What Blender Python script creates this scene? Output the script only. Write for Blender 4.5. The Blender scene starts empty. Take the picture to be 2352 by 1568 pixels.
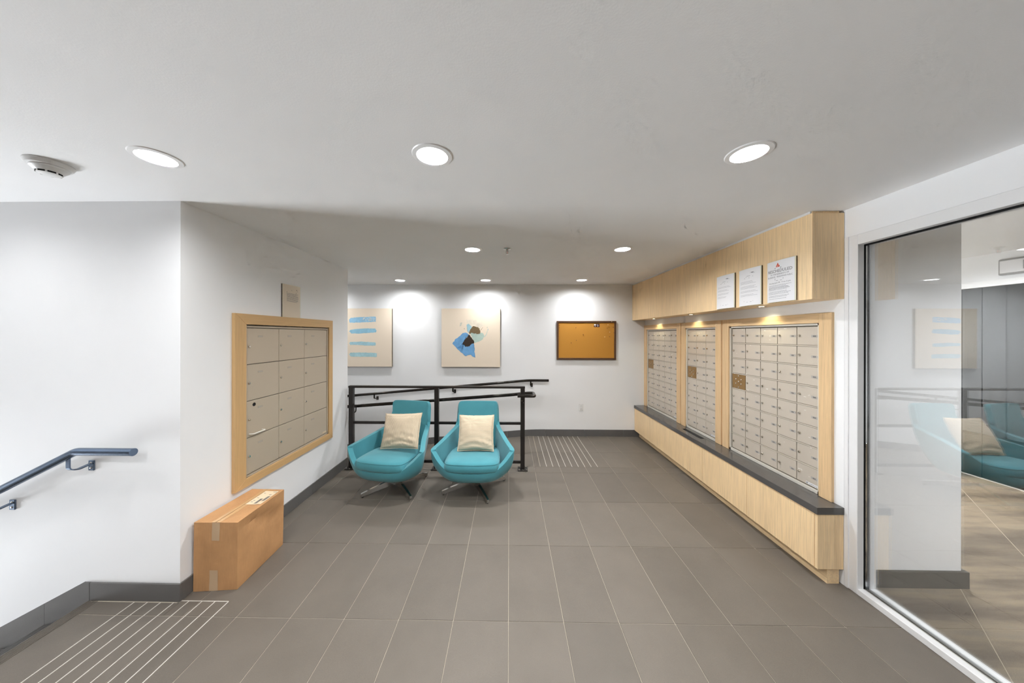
import bpy, bmesh, math, random
from mathutils import Matrix, Vector
random.seed(7)
PI = math.pi
scene = bpy.context.scene
COL = scene.collection

# ------------------------------------------------------------------ camera
cam_d = bpy.data.cameras.new('camera')
cam = bpy.data.objects.new('camera', cam_d)
COL.objects.link(cam)
FPX, CX, CY = 700.0, 1158.56, 769.33
cam_d.sensor_fit = 'HORIZONTAL'
cam_d.sensor_width = 36.0
cam_d.lens = FPX / 2352 * 36.0
cam_d.shift_x = (1176 - CX) / 2352
cam_d.shift_y = (CY - 784) / 2352
cam_d.clip_start = 0.02
cam.matrix_world = (Matrix.Translation((0, 0, 1.5975)) @ Matrix.Rotation(0.0157, 4, 'Z')
                    @ Matrix.Rotation(PI / 2, 4, 'X') @ Matrix.Rotation(0.0016, 4, 'Z'))
scene.camera = cam

# ------------------------------------------------------------------ world, daylight, exposure
SKY = 47.0
LAMP_W = 12.5
ROOM_W = 85.0
world = bpy.data.worlds.new('overcast_sky')
scene.world = world
world.use_nodes = True
bg = world.node_tree.nodes['Background']
bg.inputs['Color'].default_value = (0.90, 0.95, 1.0, 1)
bg.inputs['Strength'].default_value = SKY
# sampling portal in the entrance glazing (guides the sky light, emits nothing itself)
pd = bpy.data.lights.new('entrance_portal', 'AREA')
pd.shape = 'RECTANGLE'; pd.size = 1.75; pd.size_y = 2.25
pd.cycles.is_portal = True
po = bpy.data.objects.new('entrance_portal', pd)
po.matrix_world = Matrix.Translation((-8.22, 0.825, -1.26)) @ Matrix.Rotation(-PI / 2, 4, 'Y') @ Matrix.Rotation(PI / 2, 4, 'Z')
COL.objects.link(po)
vs = scene.view_settings
vs.view_transform = 'Standard'
vs.look = 'None'
vs.exposure = 0.42
vs.gamma = 1.0
vs.use_curve_mapping = False
try:
    cy = scene.cycles
    cy.use_denoising = True
    cy.max_bounces = 8
    cy.diffuse_bounces = 5
    cy.glossy_bounces = 4
    cy.transparent_max_bounces = 8
    cy.use_adaptive_sampling = True
    cy.adaptive_threshold = 0.11
    cy.adaptive_min_samples = 12
    cy.sample_clamp_indirect = 6.0
    cy.blur_glossy = 0.6
    cy.caustics_reflective = False
    cy.caustics_refractive = False
except Exception:
    pass

# ------------------------------------------------------------------ materials
def srgb(r, g, b):
    def f(c):
        c /= 255.0
        return c / 12.92 if c <= 0.04045 else ((c + 0.055) / 1.055) ** 2.4
    return (f(r), f(g), f(b), 1)

class Mat:
    def __init__(s, name, col=(0.8, 0.8, 0.8, 1), rough=0.5, metal=0.0, spec=0.5):
        s.m = bpy.data.materials.new(name)
        s.m.use_nodes = True
        s.t = s.m.node_tree
        s.b = s.t.nodes['Principled BSDF']
        s.b.inputs['Base Color'].default_value = col
        s.b.inputs['Roughness'].default_value = rough
        s.b.inputs['Metallic'].default_value = metal
        s.b.inputs['Specular IOR Level'].default_value = spec
        s.col = col
    def n(s, t, **kw):
        nd = s.t.nodes.new(t)
        for k, v in kw.items():
            setattr(nd, k, v)
        return nd
    def link(s, a, b):
        s.t.links.new(a, b)
    def coords(s, scale=(1, 1, 1), kind='Object', rot=(0, 0, 0)):
        tc = s.n('ShaderNodeTexCoord')
        mp = s.n('ShaderNodeMapping')
        mp.inputs['Scale'].default_value = scale
        mp.inputs['Rotation'].default_value = rot
        s.link(tc.outputs[kind], mp.inputs['Vector'])
        return mp.outputs['Vector']
    def noise(s, vec, scale=5.0, detail=3.0, rough=0.5):
        nd = s.n('ShaderNodeTexNoise')
        nd.inputs['Scale'].default_value = scale
        nd.inputs['Detail'].default_value = detail
        nd.inputs['Roughness'].default_value = rough
        s.link(vec, nd.inputs['Vector'])
        return nd.outputs['Fac']
    def ramp(s, fac, stops):
        nd = s.n('ShaderNodeValToRGB')
        el = nd.color_ramp.elements
        while len(el) < len(stops):
            el.new(0.5)
        for e, (p, c) in zip(el, stops):
            e.position = p
            e.color = c
        s.link(fac, nd.inputs['Fac'])
        return nd.outputs['Color']
    def base(s, sock):
        s.link(sock, s.b.inputs['Base Color'])
    def mixc(s, fac, a, b, mode='MIX'):
        nd = s.n('ShaderNodeMix', data_type='RGBA', blend_type=mode)
        for inp, v in ((nd.inputs[0], fac), (nd.inputs[6], a), (nd.inputs[7], b)):
            if hasattr(v, 'is_output'):
                s.link(v, inp)
            else:
                inp.default_value = v
        return nd.outputs[2]
    def bump(s, h, strength=0.2, dist=0.01):
        nd = s.n('ShaderNodeBump')
        nd.inputs['Strength'].default_value = strength
        nd.inputs['Distance'].default_value = dist
        s.link(h, nd.inputs['Height'])
        s.link(nd.outputs['Normal'], s.b.inputs['Normal'])

def scale_c(c, k):
    return (min(1, c[0] * k), min(1, c[1] * k), min(1, c[2] * k), 1)

def paint(name, col, bump=0.04):
    M = Mat(name, col, 0.62, 0, 0.35)
    v = M.coords()
    n1 = M.noise(v, 1.3, 3)
    M.base(M.ramp(n1, [(0.3, scale_c(col, 0.975)), (0.7, scale_c(col, 1.02))]))
    M.bump(M.noise(v, 160, 2), bump, 0.004)
    return M.m

def wood(name, col, axis='Z', dark=0.84):
    M = Mat(name, col, 0.42, 0, 0.4)
    sc = {'Z': (1, 1, 0.035), 'Y': (1, 0.035, 1), 'X': (0.035, 1, 1)}[axis]
    v = M.coords(sc)
    fine = M.noise(v, 110, 4, 0.65)
    broad = M.noise(v, 9, 3, 0.5)
    a = M.ramp(fine, [(0.30, scale_c(col, dark)), (0.52, col), (0.75, scale_c(col, 1.10))])
    b = M.ramp(broad, [(0.3, (0.955, 0.95, 0.94, 1)), (0.7, (1.03, 1.03, 1.02, 1))])
    M.base(M.mixc(1.0, a, b, 'MULTIPLY'))
    M.bump(fine, 0.08, 0.002)
    return M.m

def tile_mat(name, col, rough=0.5, var=0.07):
    M = Mat(name, col, rough, 0, 0.35)
    v = M.coords()
    oi = M.n('ShaderNodeObjectInfo')
    off = M.n('ShaderNodeVectorMath', operation='ADD')
    mul = M.n('ShaderNodeMath', operation='MULTIPLY')
    mul.inputs[1].default_value = 37.0
    M.link(oi.outputs['Random'], mul.inputs[0])
    M.link(v, off.inputs[0]); M.link(mul.outputs[0], off.inputs[1])
    n1 = M.noise(off.outputs[0], 4, 4, 0.6)
    n2 = M.noise(off.outputs[0], 420, 2, 0.6)
    a = M.ramp(n1, [(0.3, scale_c(col, 0.94)), (0.7, scale_c(col, 1.06))])
    b = M.ramp(n2, [(0.3, (0.88, 0.88, 0.88, 1)), (0.7, (1.08, 1.08, 1.08, 1))])
    c = M.mixc(1.0, a, b, 'MULTIPLY')
    d = M.ramp(oi.outputs['Random'], [(0, (1 - var,) * 3 + (1,)), (1, (1 + var,) * 3 + (1,))])
    M.base(M.mixc(1.0, c, d, 'MULTIPLY'))
    M.bump(n2, 0.06, 0.002)
    return M.m

def fabric(name, col, scale=900, bump=0.25):
    M = Mat(name, col, 0.85, 0, 0.2)
    v = M.coords()
    n1 = M.noise(v, scale, 2)
    n2 = M.noise(v, 7, 3)
    a = M.ramp(n1, [(0.25, scale_c(col, 0.82)), (0.75, scale_c(col, 1.14))])
    b = M.ramp(n2, [(0.3, (0.94,) * 3 + (1,)), (0.7, (1.05,) * 3 + (1,))])
    M.base(M.mixc(1.0, a, b, 'MULTIPLY'))
    M.b.inputs['Sheen Weight'].default_value = 0.25
    M.bump(n1, bump, 0.002)
    return M.m

def plain(name, col, rough=0.5, metal=0.0, spec=0.5):
    return Mat(name, col, rough, metal, spec).m

def speckle(name, col, amt, scale, rough, spec=0.5):
    M = Mat(name, col, rough, 0, spec)
    n = M.noise(M.coords(), scale, 3, 0.7)
    M.base(M.ramp(n, [(0.3, scale_c(col, 1 - amt)), (0.7, scale_c(col, 1 + amt))]))
    return M.m

def emit(name, col, strength):
    m = bpy.data.materials.new(name)
    m.use_nodes = True
    t = m.node_tree
    t.nodes.remove(t.nodes['Principled BSDF'])
    e = t.nodes.new('ShaderNodeEmission')
    e.inputs['Color'].default_value = col
    e.inputs['Strength'].default_value = strength
    t.links.new(e.outputs[0], t.nodes['Material Output'].inputs['Surface'])
    return m

def glass_mat(name, reflect, tint):
    m = bpy.data.materials.new(name)
    m.use_nodes = True
    t = m.node_tree
    t.nodes.remove(t.nodes['Principled BSDF'])
    tr = t.nodes.new('ShaderNodeBsdfTransparent')
    tr.inputs['Color'].default_value = tint
    gl = t.nodes.new('ShaderNodeBsdfGlossy')
    gl.inputs['Roughness'].default_value = 0.0
    gl.inputs['Color'].default_value = (0.95, 0.97, 1, 1)
    lw = t.nodes.new('ShaderNodeLayerWeight')
    lw.inputs['Blend'].default_value = 0.25
    mr = t.nodes.new('ShaderNodeMapRange')
    mr.inputs['To Min'].default_value = reflect
    mr.inputs['To Max'].default_value = min(1.0, reflect + 0.5)
    t.links.new(lw.outputs['Fresnel'], mr.inputs['Value'])
    mx = t.nodes.new('ShaderNodeMixShader')
    t.links.new(mr.outputs['Result'], mx.inputs['Fac'])
    t.links.new(tr.outputs[0], mx.inputs[1])
    t.links.new(gl.outputs[0], mx.inputs[2])
    t.links.new(mx.outputs[0], t.nodes['Material Output'].inputs['Surface'])
    return m

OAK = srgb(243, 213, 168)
OAK2 = srgb(205, 168, 118)
M = {}
M['wall'] = paint('wall_paint', (0.86, 0.865, 0.87, 1))
M['ceil'] = paint('ceiling_paint', (0.87, 0.87, 0.87, 1), 0.10)
M['rear'] = wood('rear_wall_bounce_absorber', srgb(92, 70, 54), 'Z')  # unseen wall given a dark colour to soak up bounced light
M['trim'] = plain('trim_white', (0.80, 0.80, 0.80, 1), 0.4)
M['tile'] = tile_mat('floor_tile_stone', srgb(108, 101, 92), 0.48)
M['base'] = tile_mat('baseboard_tile', srgb(103, 101, 99), 0.32, 0.03)
M['bcol'] = plain('column_baseboard_vinyl', srgb(52, 50, 44), 0.6, 0, 0.2)
M['grout'] = speckle('grout', srgb(178, 168, 152), 0.08, 60, 0.9)
M['strip'] = plain('tactile_metal', srgb(200, 195, 186), 0.5)
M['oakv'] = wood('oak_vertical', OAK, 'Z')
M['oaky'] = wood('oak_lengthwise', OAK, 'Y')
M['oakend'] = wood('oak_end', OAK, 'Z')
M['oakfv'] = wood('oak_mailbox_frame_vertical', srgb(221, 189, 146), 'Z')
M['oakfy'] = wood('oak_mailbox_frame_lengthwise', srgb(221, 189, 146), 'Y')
M['loakv'] = wood('oak_frame_vertical', OAK2, 'Z', 0.9)
M['loaky'] = wood('oak_frame_lengthwise', OAK2, 'Y', 0.9)
M['quartz'] = speckle('dark_quartz', srgb(84, 82, 80), 0.25, 500, 0.16)
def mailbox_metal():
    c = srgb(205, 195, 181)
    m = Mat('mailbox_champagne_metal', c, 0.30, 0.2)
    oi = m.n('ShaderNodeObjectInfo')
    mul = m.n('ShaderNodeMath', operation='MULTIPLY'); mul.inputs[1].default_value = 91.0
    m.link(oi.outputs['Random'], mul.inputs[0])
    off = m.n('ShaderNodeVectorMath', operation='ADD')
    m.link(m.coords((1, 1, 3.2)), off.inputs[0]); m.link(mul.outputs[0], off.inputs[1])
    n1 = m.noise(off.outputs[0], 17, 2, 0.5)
    m.base(m.ramp(n1, [(0.0, c), (0.715, c), (0.735, srgb(238, 234, 226)), (1.0, srgb(238, 234, 226))]))   # sparse pale smears
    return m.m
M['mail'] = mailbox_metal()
M['mail2'] = plain('parcel_locker_beige_metal', srgb(190, 176, 156), 0.38, 0.15)
M['alu'] = plain('brushed_aluminium', srgb(222, 218, 208), 0.4, 0.25)
M['gap'] = plain('shadow_gap', srgb(120, 112, 100), 0.8)
M['chrome'] = plain('polished_chrome', srgb(200, 197, 192), 0.16, 1.0)
M['lock'] = plain('nickel_lock', srgb(215, 210, 200), 0.22, 1.0)
M['brass'] = plain('bronze_plate', srgb(160, 128, 84), 0.4, 0.5)
M['plate'] = plain('number_plate_grey', srgb(176, 171, 165), 0.5)
M['digit'] = plain('number_digits', srgb(112, 108, 104), 0.7)
M['ink'] = plain('ink_grey', srgb(88, 86, 86), 0.8)
M['inkl'] = plain('ink_pale', srgb(160, 160, 164), 0.8)
M['inkm'] = plain('ink_medium', srgb(110, 110, 114), 0.8)
M['red'] = plain('ink_red', srgb(214, 96, 74), 0.8)
M['paper'] = plain('paper_white', srgb(232, 232, 234), 0.45)
M['paperlit'] = plain('paper_light_tinted', srgb(216, 202, 182), 0.45)  # beige tint paints the lighting on the left wall into the paper
M['paperw'] = plain('paper_cream', srgb(232, 212, 180), 0.6)
M['acryl'] = plain('acrylic_edge', srgb(228, 226, 205), 0.15)
M['dark'] = plain('dark_edge', srgb(70, 56, 40), 0.6)
M['black'] = plain('black_powdercoat', srgb(33, 29, 27), 0.32)
M['rail'] = plain('dark_painted_steel', srgb(48, 44, 40), 0.2, 0.6)
M['slate'] = plain('slate_painted_steel', srgb(108, 124, 146), 0.2, 0.9)
M['teal'] = fabric('teal_wool', srgb(75, 146, 157))
M['board'] = None
M['lens'] = emit('lamp_lens', (1, 0.985, 0.96, 1), 9.0)
M['can'] = plain('lamp_reflector_white', (0.9, 0.9, 0.9, 1), 0.3)
M['puck'] = emit('puck_lens', (1, 0.95, 0.72, 1), 12.0)
M['frame'] = plain('window_frame_aluminium', srgb(232, 232, 232), 0.38, 0.05)
M['gasket'] = plain('black_gasket', srgb(10, 10, 10), 0.8, 0, 0.2)
M['glass'] = glass_mat('clear_glass', 0.21, (0.96, 0.97, 0.97, 1))
M['eglass'] = glass_mat('entrance_glass', 0.03, (0.98, 0.98, 0.98, 1))
M['darkglass'] = plain('dark_glass', srgb(22, 24, 23), 0.02, 0.0, 0.8)
M['plastic'] = plain('white_plastic', (0.78, 0.78, 0.77, 1), 0.35)
M['hole'] = plain('black_hole', (0.004, 0.004, 0.004, 1), 0.9)
M['canvas'] = speckle('cream_canvas', srgb(232, 217, 197), 0.03, 300, 0.85, 0.2)
M['canvasside'] = plain('canvas_side', srgb(96, 82, 58), 0.8)
M['cork'] = speckle('cork', srgb(196, 140, 62), 0.07, 220, 0.9, 0.15)
M['walnut'] = wood('walnut_frame', srgb(92, 64, 46), 'X')
M['card'] = plain('dark_card', srgb(64, 30, 36), 0.5)
M['pin'] = plain('pin_brown', srgb(120, 76, 36), 0.35)
M['pinw'] = plain('pin_cream', srgb(235, 205, 150), 0.35)
M['tape'] = plain('clear_tape', srgb(205, 165, 118), 0.18)
M['tapef'] = plain('clear_tape_frosted', srgb(196, 168, 136), 0.2)

def cardboard():
    m = Mat('cardboard', srgb(193, 147, 102), 0.75, 0, 0.25)
    v = m.coords()
    n1 = m.noise(v, 5, 4, 0.6)
    n2 = m.noise(m.coords((1, 1, 0.05)), 260, 2)
    c = srgb(193, 147, 102)
    a = m.ramp(n1, [(0.3, scale_c(c, 0.88)), (0.7, scale_c(c, 1.1))])
    b = m.ramp(n2, [(0.3, (0.96,) * 3 + (1,)), (0.7, (1.04,) * 3 + (1,))])
    m.base(m.mixc(1.0, a, b, 'MULTIPLY'))
    m.bump(n1, 0.12, 0.02)
    return m.m
M['cardb'] = cardboard()

def carpet():
    m = Mat('carpet_streaked', srgb(138, 124, 104), 0.95, 0, 0.1)
    v = m.coords((0.55, 4.2, 1), 'Object', (0, 0, 0.62))
    n1 = m.noise(v, 1.1, 5, 0.62)
    n2 = m.noise(m.coords(), 380, 2)
    a = m.ramp(n1, [(0.30, srgb(72, 63, 54)), (0.45, srgb(98, 87, 74)), (0.58, srgb(128, 114, 95)), (0.75, srgb(100, 97, 90))])
    b = m.ramp(n2, [(0.25, (0.72,) * 3 + (1,)), (0.75, (1.22,) * 3 + (1,))])
    m.base(m.mixc(1.0, a, b, 'MULTIPLY'))
    m.bump(n2, 0.5, 0.004)
    return m.m
M['carpet'] = carpet()
M['joint'] = plain('carpet_joint', srgb(168, 156, 136), 0.9)

def corduroy(name, axis):
    c = srgb(213, 196, 170)
    m = Mat(name, c, 0.9, 0, 0.15)
    sc = (1, 0, 0) if axis == 'X' else (0, 1, 0)
    v = m.coords(sc)
    w = m.n('ShaderNodeTexWave', wave_type='BANDS', bands_direction='X' if axis == 'X' else 'Y')
    w.inputs['Scale'].default_value = 26.0
    w.inputs['Distortion'].default_value = 0.4
    m.link(v, w.inputs['Vector'])
    n2 = m.noise(m.coords(), 260, 2)
    a = m.ramp(w.outputs['Fac'], [(0.15, scale_c(c, 0.86)), (0.7, scale_c(c, 1.06))])
    b = m.ramp(n2, [(0.3, (0.93,) * 3 + (1,)), (0.7, (1.05,) * 3 + (1,))])
    m.base(m.mixc(1.0, a, b, 'MULTIPLY'))
    m.bump(w.outputs['Fac'], 0.35, 0.004)
    m.b.inputs['Sheen Weight'].default_value = 0.2
    return m.m
M['cordx'] = corduroy('corduroy_upright', 'X')
M['cordy'] = corduroy('corduroy_level', 'Y')

def paint_patch(name, c, speck=0.0, scale=30):
    m = Mat(name, c, 0.8, 0, 0.2)
    n1 = m.noise(m.coords(), scale, 4, 0.6)
    m.base(m.ramp(n1, [(0.3, scale_c(c, 0.86 - speck)), (0.7, scale_c(c, 1.12 + speck))]))
    return m.m

# ------------------------------------------------------------------ mesh helpers
def new_bm():
    return bmesh.new()

def box(bm, x0, x1, y0, y1, z0, z1, mi=0):
    vs_ = [bm.verts.new(p) for p in ((x0, y0, z0), (x1, y0, z0), (x1, y1, z0), (x0, y1, z0),
                                     (x0, y0, z1), (x1, y0, z1), (x1, y1, z1), (x0, y1, z1))]
    fs = []
    for q in ((3, 2, 1, 0), (4, 5, 6, 7), (0, 1, 5, 4), (1, 2, 6, 5), (2, 3, 7, 6), (3, 0, 4, 7)):
        f = bm.faces.new([vs_[i] for i in q])
        f.material_index = mi
        fs.append(f)
    return vs_

def bbox(x0, x1, y0, y1, z0, z1, bev=0.002, seg=1):
    bm = new_bm()
    box(bm, x0, x1, y0, y1, z0, z1)
    if bev:
        bmesh.ops.bevel(bm, geom=bm.edges[:], offset=bev, segments=seg, affect='EDGES', profile=0.5)
    return bm

def prism(bm, pts, axis, a, b, mi=0):
    """closed polygon pts (2D) extruded from a to b along axis"""
    def P3(p, t):
        if axis == 'X': return (t, p[0], p[1])
        if axis == 'Y': return (p[0], t, p[1])
        return (p[0], p[1], t)
    va = [bm.verts.new(P3(p, a)) for p in pts]
    vb = [bm.verts.new(P3(p, b)) for p in pts]
    n = len(pts)
    bm.faces.new(va[::-1]).material_index = mi
    bm.faces.new(vb).material_index = mi
    for i in range(n):
        bm.faces.new((va[i], va[(i + 1) % n], vb[(i + 1) % n], vb[i])).material_index = mi

def tube(bm, pts, r, seg=16, caps=True):
    pts = [Vector(p) for p in pts]
    rings = []
    n = len(pts)
    up = None
    for i, p in enumerate(pts):
        if i == 0: d = (pts[1] - p).normalized(); k = 1
        elif i == n - 1: d = (p - pts[i - 1]).normalized(); k = 1
        else:
            d1 = (p - pts[i - 1]).normalized(); d2 = (pts[i + 1] - p).normalized()
            d = (d1 + d2).normalized()
        if up is None:
            up = Vector((0, 0, 1)) if abs(d.z) < 0.9 else Vector((0, 1, 0))
        s = d.cross(up).normalized()
        u = s.cross(d).normalized()
        up = u
        rr = r[i] if isinstance(r, (list, tuple)) else r
        rings.append([bm.verts.new(p + (s * math.cos(2 * PI * j / seg) + u * math.sin(2 * PI * j / seg)) * rr) for j in range(seg)])
    for a, b in zip(rings, rings[1:]):
        for j in range(seg):
            bm.faces.new((a[j], a[(j + 1) % seg], b[(j + 1) % seg], b[j]))
    if caps:
        bm.faces.new(rings[0][::-1]); bm.faces.new(rings[-1])

def round_path(pts, rad=0.05, seg=6):
    pts = [Vector(p) for p in pts]
    out = [pts[0]]
    for i in range(1, len(pts) - 1):
        p = pts[i]
        a = (pts[i - 1] - p); b = (pts[i + 1] - p)
        ra = min(rad, a.length * 0.45, b.length * 0.45)
        pa = p + a.normalized() * ra; pb = p + b.normalized() * ra
        for k in range(seg + 1):
            t = k / seg
            out.append(pa * (1 - t) ** 2 + p * 2 * t * (1 - t) + pb * t * t)
    out.append(pts[-1])
    return out

def lathe(bm, prof, seg=32, c=(0, 0, 0), close=False):
    """profile (r,z) about the z axis through c"""
    rings = []
    for r, z in prof:
        if r < 1e-6:
            rings.append([bm.verts.new((c[0], c[1], c[2] + z))])
        else:
            rings.append([bm.verts.new((c[0] + r * math.cos(2 * PI * j / seg), c[1] + r * math.sin(2 * PI * j / seg), c[2] + z)) for j in range(seg)])
    for a, b in zip(rings, rings[1:]):
        if len(a) == 1 and len(b) == 1: continue
        for j in range(seg):
            k = (j + 1) % seg
            if len(a) == 1: bm.faces.new((a[0], b[k], b[j]))
            elif len(b) == 1: bm.faces.new((a[j], a[k], b[0]))
            else: bm.faces.new((a[j], a[k], b[k], b[j]))

def ploc(p):
    v = Vector((0, 0, 0))
    while p:
        v = v + p.location
        p = p.parent
    return v

def obj(name, bm, mat, parent=None, smooth=False, local=False, normals=True, mesh=None):
    """one mesh object; bm is in world coordinates unless local (then in the parent's own frame)"""
    if mesh is None:
        if normals:
            bmesh.ops.recalc_face_normals(bm, faces=bm.faces[:])
        if not local and parent is not None:
            bmesh.ops.translate(bm, verts=bm.verts[:], vec=-ploc(parent))
        mesh = bpy.data.meshes.new(name)
        bm.to_mesh(mesh)
        bm.free()
        for mm in (mat if isinstance(mat, (list, tuple)) else [mat]):
            mesh.materials.append(mm)
        if smooth:
            mesh.shade_smooth()
            if smooth != 'all':
                try:
                    mesh.set_sharp_from_angle(angle=math.radians(smooth if smooth is not True else 40))
                except Exception:
                    pass
    o = bpy.data.objects.new(name, mesh)
    COL.objects.link(o)
    if parent is not None:
        o.parent = parent
    return o

def center_origin(o):
    """move a mesh object's origin to its base centre (keeps it in place)"""
    me = o.data
    xs = [v.co for v in me.vertices]
    c = Vector(((min(v.x for v in xs) + max(v.x for v in xs)) / 2, (min(v.y for v in xs) + max(v.y for v in xs)) / 2, min(v.z for v in xs)))
    me.transform(Matrix.Translation(-c))
    o.location = o.location + c
    return o

def tag(o, label, cat, group=None, kind=None):
    if label: o['label'] = label
    if cat: o['category'] = cat
    if group: o['group'] = group
    if kind: o['kind'] = kind
    return o

def thing(name, label, cat, loc=(0, 0, 0), rotz=0, group=None):
    o = bpy.data.objects.new(name, None)
    o.empty_display_size = 0.1
    COL.objects.link(o)
    o.location = loc
    o.rotation_euler = (0, 0, rotz)
    return tag(o, label, cat, group)

def struct(name, bm, mat, label=None, smooth=False, normals=True):
    o = obj(name, bm, mat, smooth=smooth, normals=normals)
    o['kind'] = 'structure'
    if label: o['label'] = label
    return o

def sempty(name, label, loc=(0, 0, 0)):
    o = bpy.data.objects.new(name, None)
    COL.objects.link(o)
    o.location = loc
    o['kind'] = 'structure'
    o['label'] = label
    return o

# ------------------------------------------------------------------ dimensions
XL, YF, YB = -1.975, 1.80, 4.845      # left wall face, front-left wall face, back wall face
XW = 2.145                            # mailbox wall face
ZC = 2.40
XE = -8.3                             # entrance glazing
YR = -3.2                             # wall behind the camera
TW, TL = 0.3083, 0.616                # tile pitch
TX0, TY0 = -0.002, 1.702
STX, TREAD, RISER = -2.517, 0.276, 0.149
NSTEP = 16
ZLOW = -RISER * NSTEP

# ------------------------------------------------------------------ structure: walls
bm = new_bm(); box(bm, XE, XL, YF, 3.695, -2.9, ZC)
struct('wall_left', bm, M['wall'], 'white block of wall holding the parcel lockers')
bm = new_bm(); box(bm, XE, 2.9, YB, YB + 0.15, -0.7, ZC + 0.1)
struct('wall_back', bm, M['wall'], 'white back wall with pictures and cork board')
bm = new_bm(); box(bm, XE, 5.4, YR - 0.15, YR, -2.9, 2.7)
struct('wall_rear', bm, M['rear'])
bm = new_bm()
box(bm, XE - 0.12, XE, YR, -0.05, -2.9, ZC); box(bm, XE - 0.12, XE, 1.70, YF, -2.9, ZC)
box(bm, XE - 0.12, XE, -0.05, 1.70, -0.15, ZC); box(bm, XE - 0.12, XE, -0.05, 1.70, -2.9, -2.38)
struct('wall_entrance', bm, M['wall'])
bm = new_bm(); box(bm, XE - 0.1, XE + 0.1, 3.6, YB + 0.1, -0.9, ZC)
struct('wall_ramp_end', bm, M['wall'])
# mailbox wall with three openings for the mailbox banks
UN = [(2.045, 3.075), (3.095, 3.805), (3.825, 4.843)]      # outer frame extents along y
ZT, ZB_ = 1.752, 0.496
bm = new_bm()
box(bm, 2.20, 2.877, 1.985, YB, 0, 2.5)
box(bm, XW, 2.20, 1.985, YB, 0, 0.47)
box(bm, XW, 2.20, 1.985, YB, ZT - 0.03, 2.5)
ys = [1.985] + [v for u in UN for v in (u[0] + 0.04, u[1] - 0.04)] + [YB]
for i in range(0, len(ys), 2):
    box(bm, XW, 2.20, ys[i], ys[i + 1], 0.47, ZT - 0.03)
struct('wall_right', bm, M['wall'], 'white mailbox wall and the column end seen through the glass')
bm = new_bm(); box(bm, 2.15, 2.27, YR, 1.985, 2.222, ZC + 0.1)
struct('wall_above_glass', bm, M['wall'])
bm = new_bm(); box(bm, 2.15, 2.27, YR, -1.3, 0, 2.222)
struct('wall_right_rear', bm, M['wall'])
XF = 5.3
bm = new_bm(); box(bm, XF, XF + 0.15, YR, 6.0, 2.21, 2.6); box(bm, XF, XF + 0.15, 3.68, 6.0, 0, 2.21); box(bm, XF, XF + 0.15, YR, 0.5, 0, 2.21)
struct('wall_far', bm, M['wall'])
bm = new_bm(); box(bm, 2.777, 5.45, 6.0, 6.1, -0.2, 2.64); box(bm, 2.777, 2.877, YB, 6.0, -0.2, 2.64)
struct('wall_far_end', bm, M['wall'])

# ------------------------------------------------------------------ ceiling with lamp holes
LX = (-1.60, -0.345, 1.052)
LY = (1.357, 2.85, 4.442)
lamp_pos = [(LX[0], LY[0], 'recessed ceiling downlight nearest the left wall, beside the smoke detector'),
            (LX[1], LY[0], 'recessed ceiling downlight, middle one of the large front row'),
            (LX[2], LY[0], 'recessed ceiling downlight, rightmost of the large front row'),
            (LX[1], LY[1], 'recessed ceiling downlight just left of the sprinkler head'),
            (LX[2], LY[1], 'recessed ceiling downlight right of the sprinkler, near the oak bulkhead'),
            (LX[0], LY[2], 'small distant downlight above the striped painting'),
            (LX[1], LY[2], 'small distant downlight above the butterfly-shaped abstract painting'),
            (LX[2], LY[2], 'small distant downlight above the cork board'),
            (-2.95, LY[2], 'downlight over the ramp behind the left wall'),
            (LX[0], -0.14, 'downlight behind the viewer on the stair side'),
            (-2.88, 1.15, 'downlight over the stairs, left of the smoke detector'),
            (LX[1], -0.14, 'downlight behind the viewer in the middle'),
            (LX[2], -0.14, 'downlight behind the viewer on the glass side'),
            (-0.345, -1.7, 'downlight by the rear wall')]
room_pos = [(3.6, 0.4, 'added unseen corridor light beyond the glass, near end'),  # lamps added out of view to light the corridor
            (4.2, 3.3, 'added unseen corridor light beyond the glass, middle'),
            (4.1, 5.2, 'added unseen corridor light beyond the glass, far end')]
def holed(name, x0, x1, y0, y1, z0, z1, holes, mat, label):
    bm = new_bm(); box(bm, x0, x1, y0, y1, z0, z1)
    base = obj('tmp_slab', bm, mat)
    bm = new_bm()
    for (x, y, _) in holes:
        lathe(bm, [(0, z0 - 0.05), (0.0665, z0 - 0.05), (0.0665, z1 + 0.05), (0, z1 + 0.05)], 40, (x, y, 0))
    cut = obj('tmp_cut', bm, mat)
    md = base.modifiers.new('b', 'BOOLEAN'); md.operation = 'DIFFERENCE'; md.object = cut; md.solver = 'EXACT'
    dg = bpy.context.evaluated_depsgraph_get(); dg.update()
    me = bpy.data.meshes.new_from_object(base.evaluated_get(dg))
    bpy.data.objects.remove(base); bpy.data.objects.remove(cut)
    me.name = name
    o = bpy.data.objects.new(name, me); COL.objects.link(o)
    o['kind'] = 'structure'; o['label'] = label
    return o
holed('ceiling', XE, 2.15, YR, YB, ZC, ZC + 0.14, lamp_pos, M['ceil'], 'smooth white ceiling with recessed downlights')
holed('ceiling_corridor', 2.27, 5.3, YR, 6.0, 2.5, 2.64, room_pos, M['ceil'], 'corridor ceiling beyond the glass')

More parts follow.
